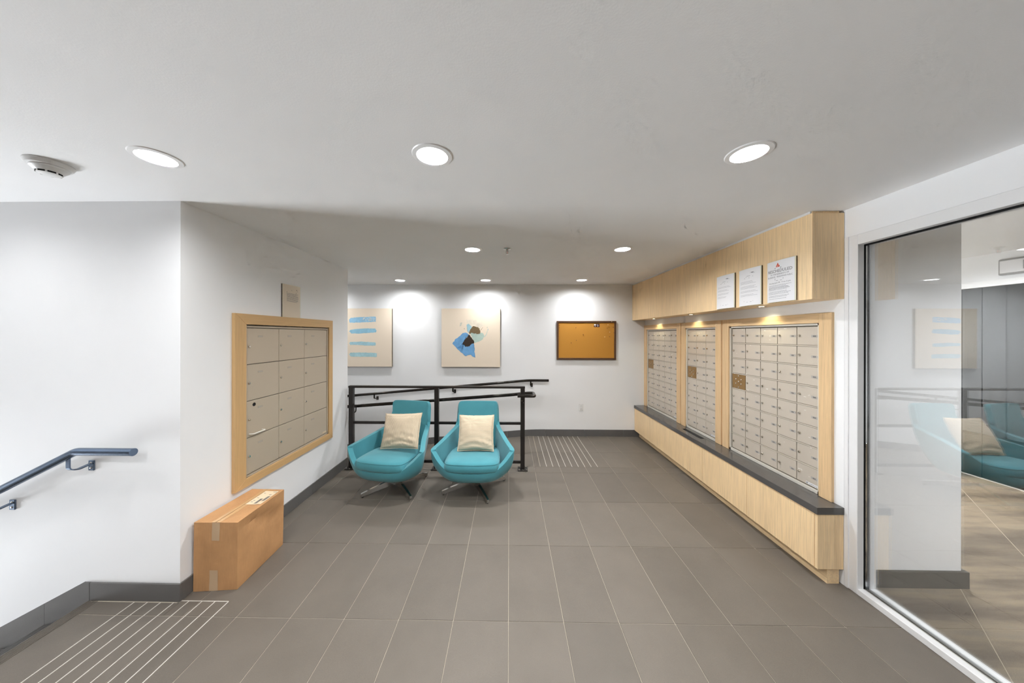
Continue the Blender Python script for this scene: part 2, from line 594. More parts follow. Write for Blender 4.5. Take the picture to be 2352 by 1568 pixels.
# ------------------------------------------------------------------ floor: slab, tiles, strips
bm = new_bm()
box(bm, STX, 2.2, YR, YF, -0.3, -0.003)
box(bm, XL, 2.2, YF, 3.70, -0.3, -0.003)
box(bm, 0.34, 2.2, 3.70, YB, -0.3, -0.003)
floor = struct('floor', bm, M['grout'], 'grey-brown stone tile floor with pale grout')
rects = []
def add_rect(x0, x1, y0, y1):
    if x1 - x0 > 0.012 and y1 - y0 > 0.012:
        rects.append((x0, x1, y0, y1))
G = 0.0016
far_rects = []
for i in range(-9, 8):
    for j in range(-8, 6):
        x0, x1 = TX0 + i * TW + G, TX0 + (i + 1) * TW - G
        y0, y1 = TY0 + j * TL + G, TY0 + (j + 1) * TL - G
        parts = []
        if y0 < 3.70:
            yy = min(y1, 3.70)
            if y1 <= YF - 0.01:
                parts.append((max(x0, STX + 0.004), min(x1, 2.16), y0, yy))
            elif y0 < YF - 0.01:
                parts.append((max(x0, XL + 0.01), min(x1, 2.16), y0, yy))
                if x0 < XL + 0.01:
                    parts.append((max(x0, STX + 0.004), min(x1, XL + 0.0085), y0, YF - 0.01))
            else:
                parts.append((max(x0, XL + 0.01), min(x1, 2.16), y0, yy))
        if y1 > 3.70:
            parts.append((max(x0, 0.34), min(x1, 2.13), max(y0, 3.703), min(y1, YB - 0.01)))
        for p in parts:
            if p[1] - p[0] > 0.012 and p[3] - p[2] > 0.012 and p[3] > YR:
                (rects if p[3] > 0.3 else far_rects).append((p[0], p[1], max(p[2], YR), p[3]))
tile_cache = {}
for (x0, x1, y0, y1) in rects:
    k = (round(x1 - x0, 4), round(y1 - y0, 4))
    o = None
    if k not in tile_cache:
        w, d = x1 - x0, y1 - y0
        o = obj('tile', bbox(-w / 2, w / 2, -d / 2, d / 2, -0.01, 0, 0.0012), M['tile'], floor, local=True)
        tile_cache[k] = o.data
    else:
        o = obj('tile', None, None, floor, mesh=tile_cache[k])
    o.location = ((x0 + x1) / 2, (y0 + y1) / 2, random.uniform(-0.0006, 0.0002))
bm = new_bm()
for (x0, x1, y0, y1) in far_rects:
    box(bm, x0, x1, y0, y1, -0.01, 0)
o = obj('tile_rest', bm, M['tile'], floor); o['kind'] = 'stuff'
# tactile strips by the stairs
for k in range(8):
    x = -2.235 + k * 0.0796
    obj('tactile_strip', bbox(x - 0.0025, x + 0.0025, 0.2, 1.797 if x > XL else 1.785, -0.002, 0.0016, 0), M['strip'], floor)
obj('tactile_strip', bbox(XL + 0.01, -1.678, 1.797, 1.8015, -0.002, 0.0012, 0), M['strip'], floor)
obj('tactile_strip', bbox(-2.50, XL - 0.002, 1.784, 1.789, -0.002, 0.0010, 0), M['grout'], floor)
# tactile strips at the ramp head
for k in range(11):
    x = 0.303 + k * 0.0774
    zt = 0 if x > 0.34 else -0.0885 * (0.34 - x)
    obj('tactile_strip', bbox(x - 0.0028, x + 0.0028, 3.715, 4.833, zt - 0.003, zt + 0.0016, 0), M['strip'] if k != 1 else M['grout'], floor)

# ramp
def ramp_z(x):
    return 0.0 if x >= 0.34 else max(-0.5, -0.0885 * (0.34 - x))
bm = new_bm()
prism(bm, [(0.34, 0), (0.34, -0.3), (-5.3, -0.7), (XE, -0.7), (XE, -0.5), (-5.3, -0.5)], 'Y', 3.694, YB + 0.05)
ramp = struct('floor_ramp', bm, M['grout'], 'tiled ramp falling to the left behind the guard rail')
for i in range(-12, 2):
    for j in range(3, 6):
        x0, x1 = TX0 + i * TW + G, min(TX0 + (i + 1) * TW - G, 0.339)
        y0, y1 = max(TY0 + j * TL + G, 3.703), min(TY0 + (j + 1) * TL - G, YB - 0.01)
        if x1 - x0 < 0.012 or y1 - y0 < 0.012: continue
        bm = new_bm()
        v = box(bm, x0, x1, y0, y1, 0, 0.004)
        for q in bm.verts:
            q.co.z += ramp_z(q.co.x) - 0.0005
        obj('tile', bm, M['tile'], ramp)
bm = new_bm(); box(bm, -1.99, 0.34, 3.692, 3.703, -0.3, -0.001)
struct('trim_1', bm, M['tile'], 'edge of the floor above the ramp')

# stairs going down to the left
bm = new_bm()
pts = [(STX, -0.003)]
x, z = STX, -0.003
for k in range(NSTEP):
    z -= RISER; pts.append((x, z))
    x -= TREAD if k < NSTEP - 1 else 0
    if k < NSTEP - 1: pts.append((x, z))
pts += [(XE, z), (XE, z - 0.2), (STX, z - 0.2)]
prism(bm, pts[::-1], 'Y', YR, YF)
stairs = struct('floor_stairs', bm, M['tile'], 'tiled stairs going down to the entrance')
for k in range(4):
    xe = STX - k * TREAD; ze = -k * RISER
    bm = new_bm()
    box(bm, xe - 0.006, xe + 0.062, 0.0, YF - 0.012, ze - 0.012, ze - 0.0005)
    for q in range(7):
        box(bm, xe - 0.004 + q * 0.0092, xe + 0.0012 + q * 0.0092, 0.0, YF - 0.012, ze - 0.0005, ze + 0.002)
    obj('nosing', bm, M['base'] if k else M['tile'], stairs)

# ------------------------------------------------------------------ baseboards
BH = 0.106
def bb(name, pieces, label=None, mat=None):
    """pieces: list of boxes -> one structure empty-less mesh parent with tile children"""
    root = sempty(name, label or 'dark tile baseboard')
    for p in pieces:
        obj('baseboard_tile', bbox(*p, 0.0015), mat or M['base'], root)
    return root
bb('baseboard_left', [(XL, XL + 0.01, YF + 0.0 + (0 if k == 0 else k * 0.612 + 0.002), min(YF + (k + 1) * 0.612, 3.69), 0, BH) for k in range(4)], 'dark tile baseboard under the parcel lockers')
bfront = bb('baseboard_front', [(STX, XL + 0.01, YF - 0.01, YF, 0, BH)], 'grey tile baseboard along the stair wall')
def top_line(x):
    return BH if x > -2.558 else BH + 0.54 * (x + 2.558)
for k in range(6):
    x1 = STX - 0.002 - k * TREAD; x0 = STX - (k + 1) * TREAD
    zt = -(k + 1) * RISER
    bm = new_bm()
    poly = [(x0, zt - 0.02), (x1, zt - 0.02), (x1, top_line(x1))]
    if x1 > -2.558 > x0: poly.append((-2.558, BH))
    poly.append((x0, top_line(x0)))
    prism(bm, poly, 'Y', YF - 0.01, YF)
    obj('baseboard_tile', bm, M['base'], bfront)
bback = bb('baseboard_back', [(0.58, 1.19, YB - 0.012, YB, 0, BH), (1.193, 1.80, YB - 0.012, YB, 0, BH), (1.803, 2.10, YB - 0.012, YB, 0, BH)], 'dark tile baseboard along the back wall and down the ramp')
def rtop(x):
    if x > 0.56: return BH
    if x > 0.12: return BH - 0.0885 * (0.56 - x) ** 2 / 0.88
    return BH - 0.0885 * 0.22 - 0.0885 * (0.12 - x)
for k in range(7):
    x1 = 0.578 - k * 0.612; x0 = x1 - 0.61
    n = 8
    xs = [x1 + (x0 - x1) * i / n for i in range(n + 1)]
    bm = new_bm()
    prism(bm, [(x, rtop(x)) for x in xs] + [(x, ramp_z(x) - 0.01) for x in xs[::-1]], 'Y', YB - 0.012, YB)
    obj('baseboard_tile', bm, M['base'], bback)
bb('baseboard_column', [(2.275, 2.908, 1.968, 1.985, 0, 0.104), (2.877, 2.908, 1.985, 2.6, 0, 0.104)], 'dark baseboard of the white column beyond the glass', M['bcol'])

# ------------------------------------------------------------------ glass wall on the right (window_1)
w1 = sempty('window_1', 'tall glass wall in a pale metal frame on the right', (2.15, 0.3, 0))
FY = 1.915
def wpart(name, mat, *boxes_):
    bm = new_bm()
    for b in boxes_: box(bm, *b)
    return obj(name, bm, mat, w1)
bm = bbox(2.150, 2.19, FY, 1.984, 0, 2.222, 0.002); obj('jamb', bm, M['frame'], w1)
bm = bbox(2.144, 2.151, 1.962, 1.984, 0, 2.222, 0.001); obj('jamb_trim', bm, M['trim'], w1)
obj('jamb_inner', bbox(2.226, 2.266, FY, 1.984, 0, 2.222, 0.002), M['frame'], w1)
obj('sill', bbox(2.150, 2.19, -1.3, FY, 0, 0.036, 0.002), M['frame'], w1)
obj('sill_inner', bbox(2.226, 2.266, -1.3, FY, 0, 0.036, 0.002), M['frame'], w1)
obj('head', bbox(2.150, 2.19, -1.3, FY, 2.160, 2.222, 0.002), M['frame'], w1)
obj('head_inner', bbox(2.226, 2.266, -1.3, FY, 2.160, 2.222, 0.002), M['frame'], w1)
bm = new_bm()
box(bm, 2.19, 2.226, FY + 0.004, 1.984, 0, 2.222); box(bm, 2.19, 2.226, -1.3, FY, 0, 0.026); box(bm, 2.19, 2.226, -1.3, FY + 0.004, 2.157, 2.222)
obj('gasket', bm, M['gasket'], w1)
bm = new_bm()
box(bm, 2.198, 2.201, -1.3, FY + 0.004, 0.026, 0.031); box(bm, 2.215, 2.218, -1.3, FY + 0.004, 0.026, 0.031)
obj('glazing_bead', bm, M['alu'], w1)
bm = new_bm(); box(bm, 2.203, 2.213, -1.3, FY + 0.003, 0.026, 2.157)
pane = obj('pane', bm, M['glass'], w1)

# corridor beyond the glass: carpet planks, far glazing, wall sign
bm = new_bm(); box(bm, 2.2, XF, YR, 6.0, -0.2, -0.0008)
carp = struct('floor_corridor', bm, M['joint'], 'streaked brown carpet of the corridor beyond the glass')
def cut_plane(bm, co, no):
    bmesh.ops.bisect_plane(bm, geom=bm.verts[:] + bm.edges[:] + bm.faces[:], plane_co=co, plane_no=no, clear_outer=True)
    ed = [e for e in bm.edges if e.is_boundary]
    if ed: bmesh.ops.holes_fill(bm, edges=ed)
PW = 0.4130
s2 = math.sqrt(0.5)
for i in range(-12, 14):
    for j in range(-4, 11):
        c0 = (0.883 / math.sqrt(2)) + i * PW          # offset along (1,-1)/sqrt2
        l0 = j * 1.0 + (i % 2) * 0.5
        corners = []
        for (a, b) in ((c0 + 0.0018, l0 + 0.001), (c0 + PW - 0.0018, l0 + 0.001), (c0 + PW - 0.0018, l0 + 0.999), (c0 + 0.0018, l0 + 0.999)):
            corners.append((a * s2 + b * s2, -a * s2 + b * s2))
        if max(p[0] for p in corners) < 2.25 or min(p[0] for p in corners) > 5.25: continue
        if max(p[1] for p in corners) < -0.4 or min(p[1] for p in corners) > 4.6: continue
        bm = new_bm(); prism(bm, corners, 'Z', -0.008, 0.0)
        cut_plane(bm, (2.255, 0, 0), (-1, 0, 0)); cut_plane(bm, (XF - 0.002, 0, 0), (1, 0, 0))
        if len(bm.faces) < 4: bm.free(); continue
        obj('carpet_plank', bm, M['carpet'], carp)
bm = new_bm(); box(bm, 2.26, XF, YR, -0.3, -0.008, -0.001)
o = obj('carpet_rest', bm, M['carpet'], carp); o['kind'] = 'stuff'
w2 = sempty('window_2', 'dark glazing on the far side of the corridor', (XF, 2.1, 0))
for (y0, y1) in ((3.50, 3.66), (2.28, 3.494), (0.5, 2.274)):
    bm = bbox(XF - 0.004, XF + 0.012, y0, y1, 0.012, 2.14, 0.001)
    obj('pane', bm, M['darkglass'], w2)
obj('light_leak_backing', bbox(XF + 0.02, XF + 0.06, 0.45, 3.70, 0.0, 2.21, 0), M['gasket'], w2)  # black backing added to stop sky light leaking between the panes
obj('frame_head', bbox(XF - 0.03, XF + 0.04, 0.5, 3.68, 2.14, 2.21, 0.002), M['frame'], w2)
obj('frame_stile', bbox(XF - 0.03, XF + 0.04, 3.66, 3.70, 0, 2.21, 0.002), M['frame'], w2)
obj('frame_sill', bbox(XF - 0.008, XF + 0.04, 0.5, 3.66, 0, 0.006, 0), M['alu'], w2)
t = thing('wall_sign', 'white wall sign with grey rounded rim seen through the glass wall', 'sign', (XF - 0.02, 3.1, 2.33))
obj('rim', bbox(XF - 0.035, XF - 0.001, 2.72, 3.37, 2.245, 2.415, 0.012, 3), plain('sign_rim_grey', srgb(130, 130, 130), 0.5), t)
obj('face', bbox(XF - 0.037, XF - 0.030, 2.735, 3.355, 2.265, 2.395, 0.002), M['paper'], t)
obj('dark_panel', bbox(XF - 0.039, XF - 0.034, 2.80, 3.205, 2.29, 2.38, 0.001), plain('sign_panel_grey', srgb(92, 92, 92), 0.6), t)

# entrance glazing down the stairs (out of view, lets the daylight in)
w3 = sempty('window_3', 'entrance glazing at the foot of the stairs', (XE, 0.82, -2.38))
for y in (-0.05, 0.82, 1.70):
    obj('mullion', bbox(XE - 0.08, XE - 0.02, y - 0.03, y + 0.03, -2.38, -0.15, 0), M['frame'], w3)
for y in (-0.02, 0.85):
    obj('pane', bbox(XE - 0.055, XE - 0.045, y, y + 0.81, -2.38, -0.15, 0), M['eglass'], w3)

# ------------------------------------------------------------------ lamps
def make_lamp(x, y, zc, label, group, power):
    t = thing('downlight', label, 'ceiling light', (x, y, zc), 0, group)
    bm = new_bm(); lathe(bm, [(0.0655, -0.001), (0.068, -0.0055), (0.086, -0.004), (0.089, 0.0), (0.086, 0.0002), (0.066, 0.0002), (0.0655, -0.001)], 48)
    obj('trim_ring', bm, M['can'], t, smooth=30, local=True)
    bm = new_bm(); lathe(bm, [(0.066, -0.001), (0.0645, 0.009), (0.0625, 0.017), (0.060, 0.025), (0.060, 0.05), (0.0, 0.05)], 40)
    obj('reflector', bm, M['can'], t, smooth=40, local=True)
    bm = new_bm(); lathe(bm, [(0.0, 0.019), (0.0615, 0.019), (0.0595, 0.027), (0.0, 0.027)], 40)
    obj('lens', bm, M['lens'], t, local=True)
    ld = bpy.data.lights.new('downlight_glow', 'AREA')
    ld.shape = 'DISK'; ld.size = 0.115; ld.energy = power; ld.spread = math.radians(165)
    ld.color = (0.975, 0.985, 1.0)
    lo = bpy.data.objects.new('downlight_glow', ld); COL.objects.link(lo)
    lo.parent = t; lo.location = (0, 0, 0.014)
    return t
for (x, y, lab) in lamp_pos:
    make_lamp(x, y, ZC, lab, 'recessed lobby downlights', LAMP_W * (0.35 if y == 1.15 else 0.64 if y > 4 else 1.25 if y == LY[1] else 0.55 if (x, y) == (LX[0], LY[0]) else 0.85 if y == LY[0] else 1.0))
for (x, y, lab) in room_pos:
    make_lamp(x, y, 2.5, lab, 'added unseen corridor lights', ROOM_W)

# smoke detector
t = thing('smoke_detector', 'white two-tier smoke detector on the ceiling by the left edge', 'smoke detector', (-2.16, 1.397, ZC))
bm = new_bm(); lathe(bm, [(0, 0), (0.073, 0), (0.074, -0.006), (0.066, -0.020), (0.060, -0.021), (0, -0.021)], 48); obj('base', bm, M['plastic'], t, smooth=35, local=True)
bm = new_bm(); lathe(bm, [(0, -0.021), (0.057, -0.021), (0.056, -0.028), (0.040, -0.044), (0.034, -0.044)], 48)
h = obj('housing', bm, M['plastic'], t, smooth=35, local=True)
bm = new_bm()
for k in range(8):
    a0 = 2 * PI * k / 8 + 0.06; a1 = 2 * PI * (k + 1) / 8 - 0.06
    seg = [a0 + (a1 - a0) * i / 5 for i in range(6)]
    for a, b in zip(seg, seg[1:]):
        v = [bm.verts.new((r * math.cos(c), r * math.sin(c), zz)) for (r, c, zz) in ((0.0385, a, -0.0446), (0.0385, b, -0.0446), (0.0365, b, -0.0505), (0.0365, a, -0.0505))]
        bm.faces.new(v)
obj('vent', bm, M['hole'], h, local=True)
bm = new_bm(); lathe(bm, [(0, -0.0435), (0.035, -0.0435), (0.0355, -0.051), (0.028, -0.054), (0, -0.055)], 40); obj('cap', bm, M['plastic'], t, smooth=35, local=True)
for k in range(8):
    a = 2 * PI * k / 8
    bm = bbox(-0.0015, 0.0015, -0.003, 0.003, -0.052, -0.042, 0)
    bmesh.ops.translate(bm, verts=bm.verts[:], vec=(0.0375, 0, 0)); bmesh.ops.rotate(bm, verts=bm.verts[:], matrix=Matrix.Rotation(a, 3, 'Z'))
    obj('rib', bm, M['plastic'], h, local=True)

# sprinkler
t = thing('sprinkler', 'small pendent fire sprinkler on the ceiling', 'sprinkler', (-0.02, 2.832, ZC))
bm = new_bm(); lathe(bm, [(0, 0), (0.036, 0), (0.037, -0.004), (0.030, -0.009), (0.016, -0.011), (0.0, -0.011)], 32); obj('escutcheon', bm, M['chrome'], t, smooth=35, local=True)
bm = new_bm(); lathe(bm, [(0, -0.008), (0.011, -0.008), (0.011, -0.024), (0.006, -0.026), (0, -0.026)], 20); obj('body', bm, M['chrome'], t, smooth=35, local=True)
bm = new_bm()
for s in (-1, 1):
    tube(bm, [(s * 0.010, 0, -0.022), (s * 0.013, 0, -0.035), (s * 0.004, 0, -0.050)], 0.0022, 8)
obj('frame_arm', bm, M['chrome'], t, smooth=True, local=True)
bm = new_bm(); lathe(bm, [(0, -0.026), (0.0028, -0.027), (0.0028, -0.047), (0, -0.048)], 12); obj('bulb', bm, M['red'], t, smooth=True, local=True)
bm = new_bm(); lathe(bm, [(0, -0.049), (0.014, -0.050), (0.014, -0.052), (0, -0.053)], 20); obj('deflector', bm, M['chrome'], t, smooth=35, local=True)

# ------------------------------------------------------------------ oak bulkhead over the mailboxes
SX = 1.942
t = thing('oak_bulkhead', 'long oak veneer bulkhead hanging above the mailboxes', 'bulkhead', (2.04, 3.4, 1.83))
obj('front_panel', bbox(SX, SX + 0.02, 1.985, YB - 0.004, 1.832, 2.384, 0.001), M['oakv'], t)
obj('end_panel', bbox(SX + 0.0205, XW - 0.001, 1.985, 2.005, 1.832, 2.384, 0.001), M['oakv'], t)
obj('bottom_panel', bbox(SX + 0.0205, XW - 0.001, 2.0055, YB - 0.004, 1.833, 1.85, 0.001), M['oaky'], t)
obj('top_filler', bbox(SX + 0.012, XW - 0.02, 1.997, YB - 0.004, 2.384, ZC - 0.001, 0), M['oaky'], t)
obj('pale_top_trim', bbox(SX + 0.0005, SX + 0.011, 2.0, YB - 0.004, 2.3845, ZC - 0.0005, 0), M['trim'], t)  # pale strip between bulkhead and ceiling
for (y, lab) in ((4.35, 'tiny lit puck light under the bulkhead above the far mailbox bank'), (3.47, 'tiny lit puck light under the bulkhead above the narrow mailbox bank'), (2.51, 'tiny lit puck light under the bulkhead above the near mailbox bank')):
    p = thing('puck_light', lab, 'puck light', (2.05, y, 1.833), 0, 'puck lights under the bulkhead')
    bm = new_bm(); lathe(bm, [(0.017, -0.001), (0.030, -0.003), (0.031, 0.0), (0.017, 0.0), (0.017, -0.001)], 28); obj('ring', bm, M['chrome'], p, smooth=30, local=True)
    bm = new_bm(); lathe(bm, [(0, -0.0018), (0.017, -0.0018), (0.017, -0.0002), (0, -0.0002)], 24); obj('lens', bm, M['puck'], p, local=True)
    ld = bpy.data.lights.new('puck_glow', 'SPOT'); ld.energy = 2.2; ld.spot_size = math.radians(125); ld.spot_blend = 0.7; ld.shadow_soft_size = 0.012; ld.color = (1, 0.93, 0.62)
    lo = bpy.data.objects.new('puck_glow', ld); COL.objects.link(lo); lo.parent = p; lo.location = (0, 0, -0.008)

# ------------------------------------------------------------------ text helper
def text_mesh(body, size, w=None):
    cu = bpy.data.curves.new('txt', 'FONT')
    cu.body = body; cu.size = size; cu.align_x = 'CENTER'; cu.align_y = 'CENTER'; cu.resolution_u = 2
    o = bpy.data.objects.new('tmp_txt', cu); COL.objects.link(o)
    dg = bpy.context.evaluated_depsgraph_get(); dg.update()
    me = bpy.data.meshes.new_from_object(o.evaluated_get(dg))
    bpy.data.objects.remove(o); bpy.data.curves.remove(cu)
    vs_ = [v.co.copy() for v in me.vertices]
    fs = [tuple(p.vertices) for p in me.polygons]
    bpy.data.meshes.remove(me)
    if w and vs_:
        ww = max(v.x for v in vs_) - min(v.x for v in vs_)
        for v in vs_: v.x *= w / ww
    return vs_, fs

class Print:
    """flat print collected in (u,v) sheet coordinates, mapped on to a sheet by fn(u, v)"""
    def __init__(s): s.v = []; s.f = []; s.mi = []
    def text(s, body, u, v, size, w=None, mi=0):
        a, f = text_mesh(body, size, w)
        n = len(s.v)
        s.v += [(q.x + u, q.y + v) for q in a]
        s.f += [tuple(i + n for i in t_) for t_ in f]; s.mi += [mi] * len(f)
    def bar(s, u0, u1, v0, v1, mi=0):
        n = len(s.v)
        s.v += [(u0, v0), (u1, v0), (u1, v1), (u0, v1)]
        s.f.append((n, n + 1, n + 2, n + 3)); s.mi.append(mi)
    def poly(s, pts, mi=0):
        n = len(s.v); s.v += pts; s.f.append(tuple(range(n, n + len(pts)))); s.mi.append(mi)
    def line(s, u0, u1, v, h, mi=0, gap=0.0022):
        u = u0
        while u < u1 - 0.002:
            w_ = random.uniform(0.005, 0.015)
            s.bar(u, min(u + w_, u1), v - h / 2, v + h / 2, mi); u += w_ + gap
    def build(s, name, mats, fn, parent):
        bm = new_bm()
        vv = [bm.verts.new(fn(*p)) for p in s.v]
        for f, m_ in zip(s.f, s.mi):
            try: bm.faces.new([vv[i] for i in f]).material_index = m_
            except Exception: pass
        return obj(name, bm, mats, parent, normals=False)

# ------------------------------------------------------------------ notices
def notice(name, label, root_loc, fn, w, h, pr, mats, sheet_mat='paper'):
    """fn(u,v,d): sheet coordinates -> world, d = distance off the sheet"""
    t = thing(name, label, 'notice', root_loc)
    def sheet(d0, d1, uu0, uu1, vv0, vv1, n=8):
        bm = new_bm()
        us = [uu0 + (uu1 - uu0) * i / n for i in range(n + 1)]
        A = [[bm.verts.new(fn(u, v, d)) for u in us] for (v, d) in ((vv0, d0), (vv1, d0), (vv1, d1), (vv0, d1))]
        for a in range(4):
            b = (a + 1) % 4
            for i in range(n): bm.faces.new((A[a][i], A[a][i + 1], A[b][i + 1], A[b][i]))
        bm.faces.new([A[a][0] for a in range(4)]); bm.faces.new([A[a][-1] for a in range(4)][::-1])
        return bm
    obj('backing', sheet(-0.008, -0.001, -w / 2, w / 2, 0, h), M['dark'], t)
    obj('acrylic_front', sheet(-0.001, 0.001, -w / 2 + 0.0, w / 2, 0, h), M['acryl'], t, smooth=30)
    obj('paper', sheet(0.001, 0.0015, -w / 2 + 0.002, w / 2 - 0.008, 0.002, h - 0.002), M[sheet_mat], t, smooth=30)
    pr.build('print', mats, lambda u, v: fn(u, v, 0.0018), t)
    return t
NX = SX - 0.010
def nfn(yc, z0, wd=0.225):
    def fn(u, v, d):
        b = 0.010 * (1 - (2 * u / wd) ** 2)
        return (NX - d - b, yc - u, z0 + v)
    return fn
def letter(pr, seed):
    rnd = random.Random(seed)
    pr.text('A', 0.020, 0.262, 0.010, None, 1)
    pr.bar(0.026, 0.048, 0.259, 0.264, 1); pr.bar(0.030, 0.062, 0.256, 0.258, 0)
    pr.bar(-0.020, 0.016, 0.236, 0.239, 0); pr.bar(-0.030, 0.045, 0.229, 0.232, 0); pr.bar(-0.048, 0.010, 0.220, 0.223, 0)
    v = 0.195
    for b in range(4):
        for k in range(rnd.choice((2, 2, 3))):
            pr.line(-0.09, rnd.uniform(0.02, 0.092), v, 0.0022, 0); v -= 0.0085
        v -= 0.013
    pr.bar(-0.05, 0.045, 0.034, 0.0365, 0); pr.bar(-0.02, 0.03, 0.028, 0.0305, 0)
inks = [M['inkl'], M['inkm'], M['red']]
p1 = Print(); letter(p1, 1)
notice('notice', 'white typed notice in a clear holder, left of the three on the bulkhead', (NX, 2.755, 1.838), nfn(2.755, 1.838), 0.225, 0.298, p1, inks)
p2 = Print(); letter(p2, 5)
notice('notice', 'white typed notice in a clear holder, middle of the three on the bulkhead', (NX, 2.478, 1.838), nfn(2.478, 1.838), 0.225, 0.298, p2, inks)
p3 = Print()
p3.text('RESCHEDULED', -0.004, 0.222, 0.030, 0.192, 1)
p3.poly([(-0.030, 0.250), (-0.022, 0.250), (-0.006, 0.268), (-0.014, 0.281)], 2)
p3.poly([(-0.019, 0.250), (0.000, 0.250), (0.004, 0.256), (-0.005, 0.266)], 2)
p3.bar(-0.040, 0.016, 0.242, 0.2455, 1)
p3.text('TO THE RESIDENTS OF', -0.004, 0.199, 0.0145, 0.150, 3)
p3.text('ELORISOR - BUILDINGS A,B,C', -0.004, 0.181, 0.0145, 0.195, 3)
for v, a in ((0.168, 0.036), (0.161, 0.036), (0.154, 0.024)):
    p3.bar(-0.004 - a, -0.004 + a, v - 0.0015, v + 0.0015, 0)
p3.text('Monday June 28 - 9 am-5 pm', -0.004, 0.138, 0.0125, 0.172, 1)
v = 0.121
for n_ in (5, 3, 2, 1):
    for k in range(n_):
        p3.line(-0.095, random.uniform(0.05, 0.088), v, 0.003, 3 if (n_ == 5 and k in (2, 3)) else 0); v -= 0.0082
    v -= 0.005
notice('notice', 'notice headed RESCHEDULED with a red triangle logo, on the bulkhead', (NX, 2.198, 1.838), nfn(2.198, 1.838), 0.228, 0.298, p3, [M['inkl'], M['ink'], M['red'], M['inkm']])
# notice on the left wall
def lfn(u, v, d):
    b = 0.010 * (1 - (2 * u / 0.225) ** 2)
    return (XL + 0.011 + d + b, 2.722 + u, 1.752 + v)
p4 = Print()
p4.bar(0.045, 0.054, 0.249, 0.256, 1); p4.bar(-0.02, 0.065, 0.243, 0.245, 0); p4.bar(-0.02, 0.060, 0.239, 0.241, 0)
p4.bar(-0.072, 0.045, 0.220, 0.226, 1)
for k in range(9):
    p4.line(-0.072, 0.074 - (0.02 if k in (1, 8) else 0), 0.212 - k * 0.0088, 0.003, 0)
notice('notice', 'single typed notice on the left wall above the parcel lockers', (XL + 0.011, 2.722, 1.752), lfn, 0.225, 0.290, p4, [M['inkm'], M['ink'], M['red']], 'paperlit')

# ------------------------------------------------------------------ mailbox banks on the right
def lock_mesh(r, d):
    bm = new_bm()
    lathe(bm, [(0, d), (r * 0.75, d), (r * 0.95, d * 0.7), (r, 0), (0, 0)], 14)
    box(bm, -r * 0.12, r * 0.12, -r * 0.5, r * 0.5, d, d + 0.0004)
    bmesh.ops.rotate(bm, verts=bm.verts[:], matrix=Matrix.Rotation(-PI / 2, 3, 'Y'))   # +z -> -x
    return bm
def plate_mesh(w, h):
    bm = new_bm()
    box(bm, -0.0012, 0, -w / 2, w / 2, -h / 2, h / 2, 0)
    for k in (-1, 0, 1):
        y = k * h * 0.42
        box(bm, -0.0016, -0.0012, y - h * 0.16, y + h * 0.16, -h * 0.30, h * 0.30, 1)
    return bm
LOCK = None; PLATE = None
def share(name, bmf, mat, parent, cache, key, loc, smooth=False):
    if key not in cache:
        o = obj(name, bmf(), mat, parent, smooth=smooth, local=True)
        cache[key] = o.data
    else:
        o = obj(name, None, None, parent, mesh=cache[key])
    o.location = loc
    return o
MC = {}
XFm, XD = 2.127, 2.150
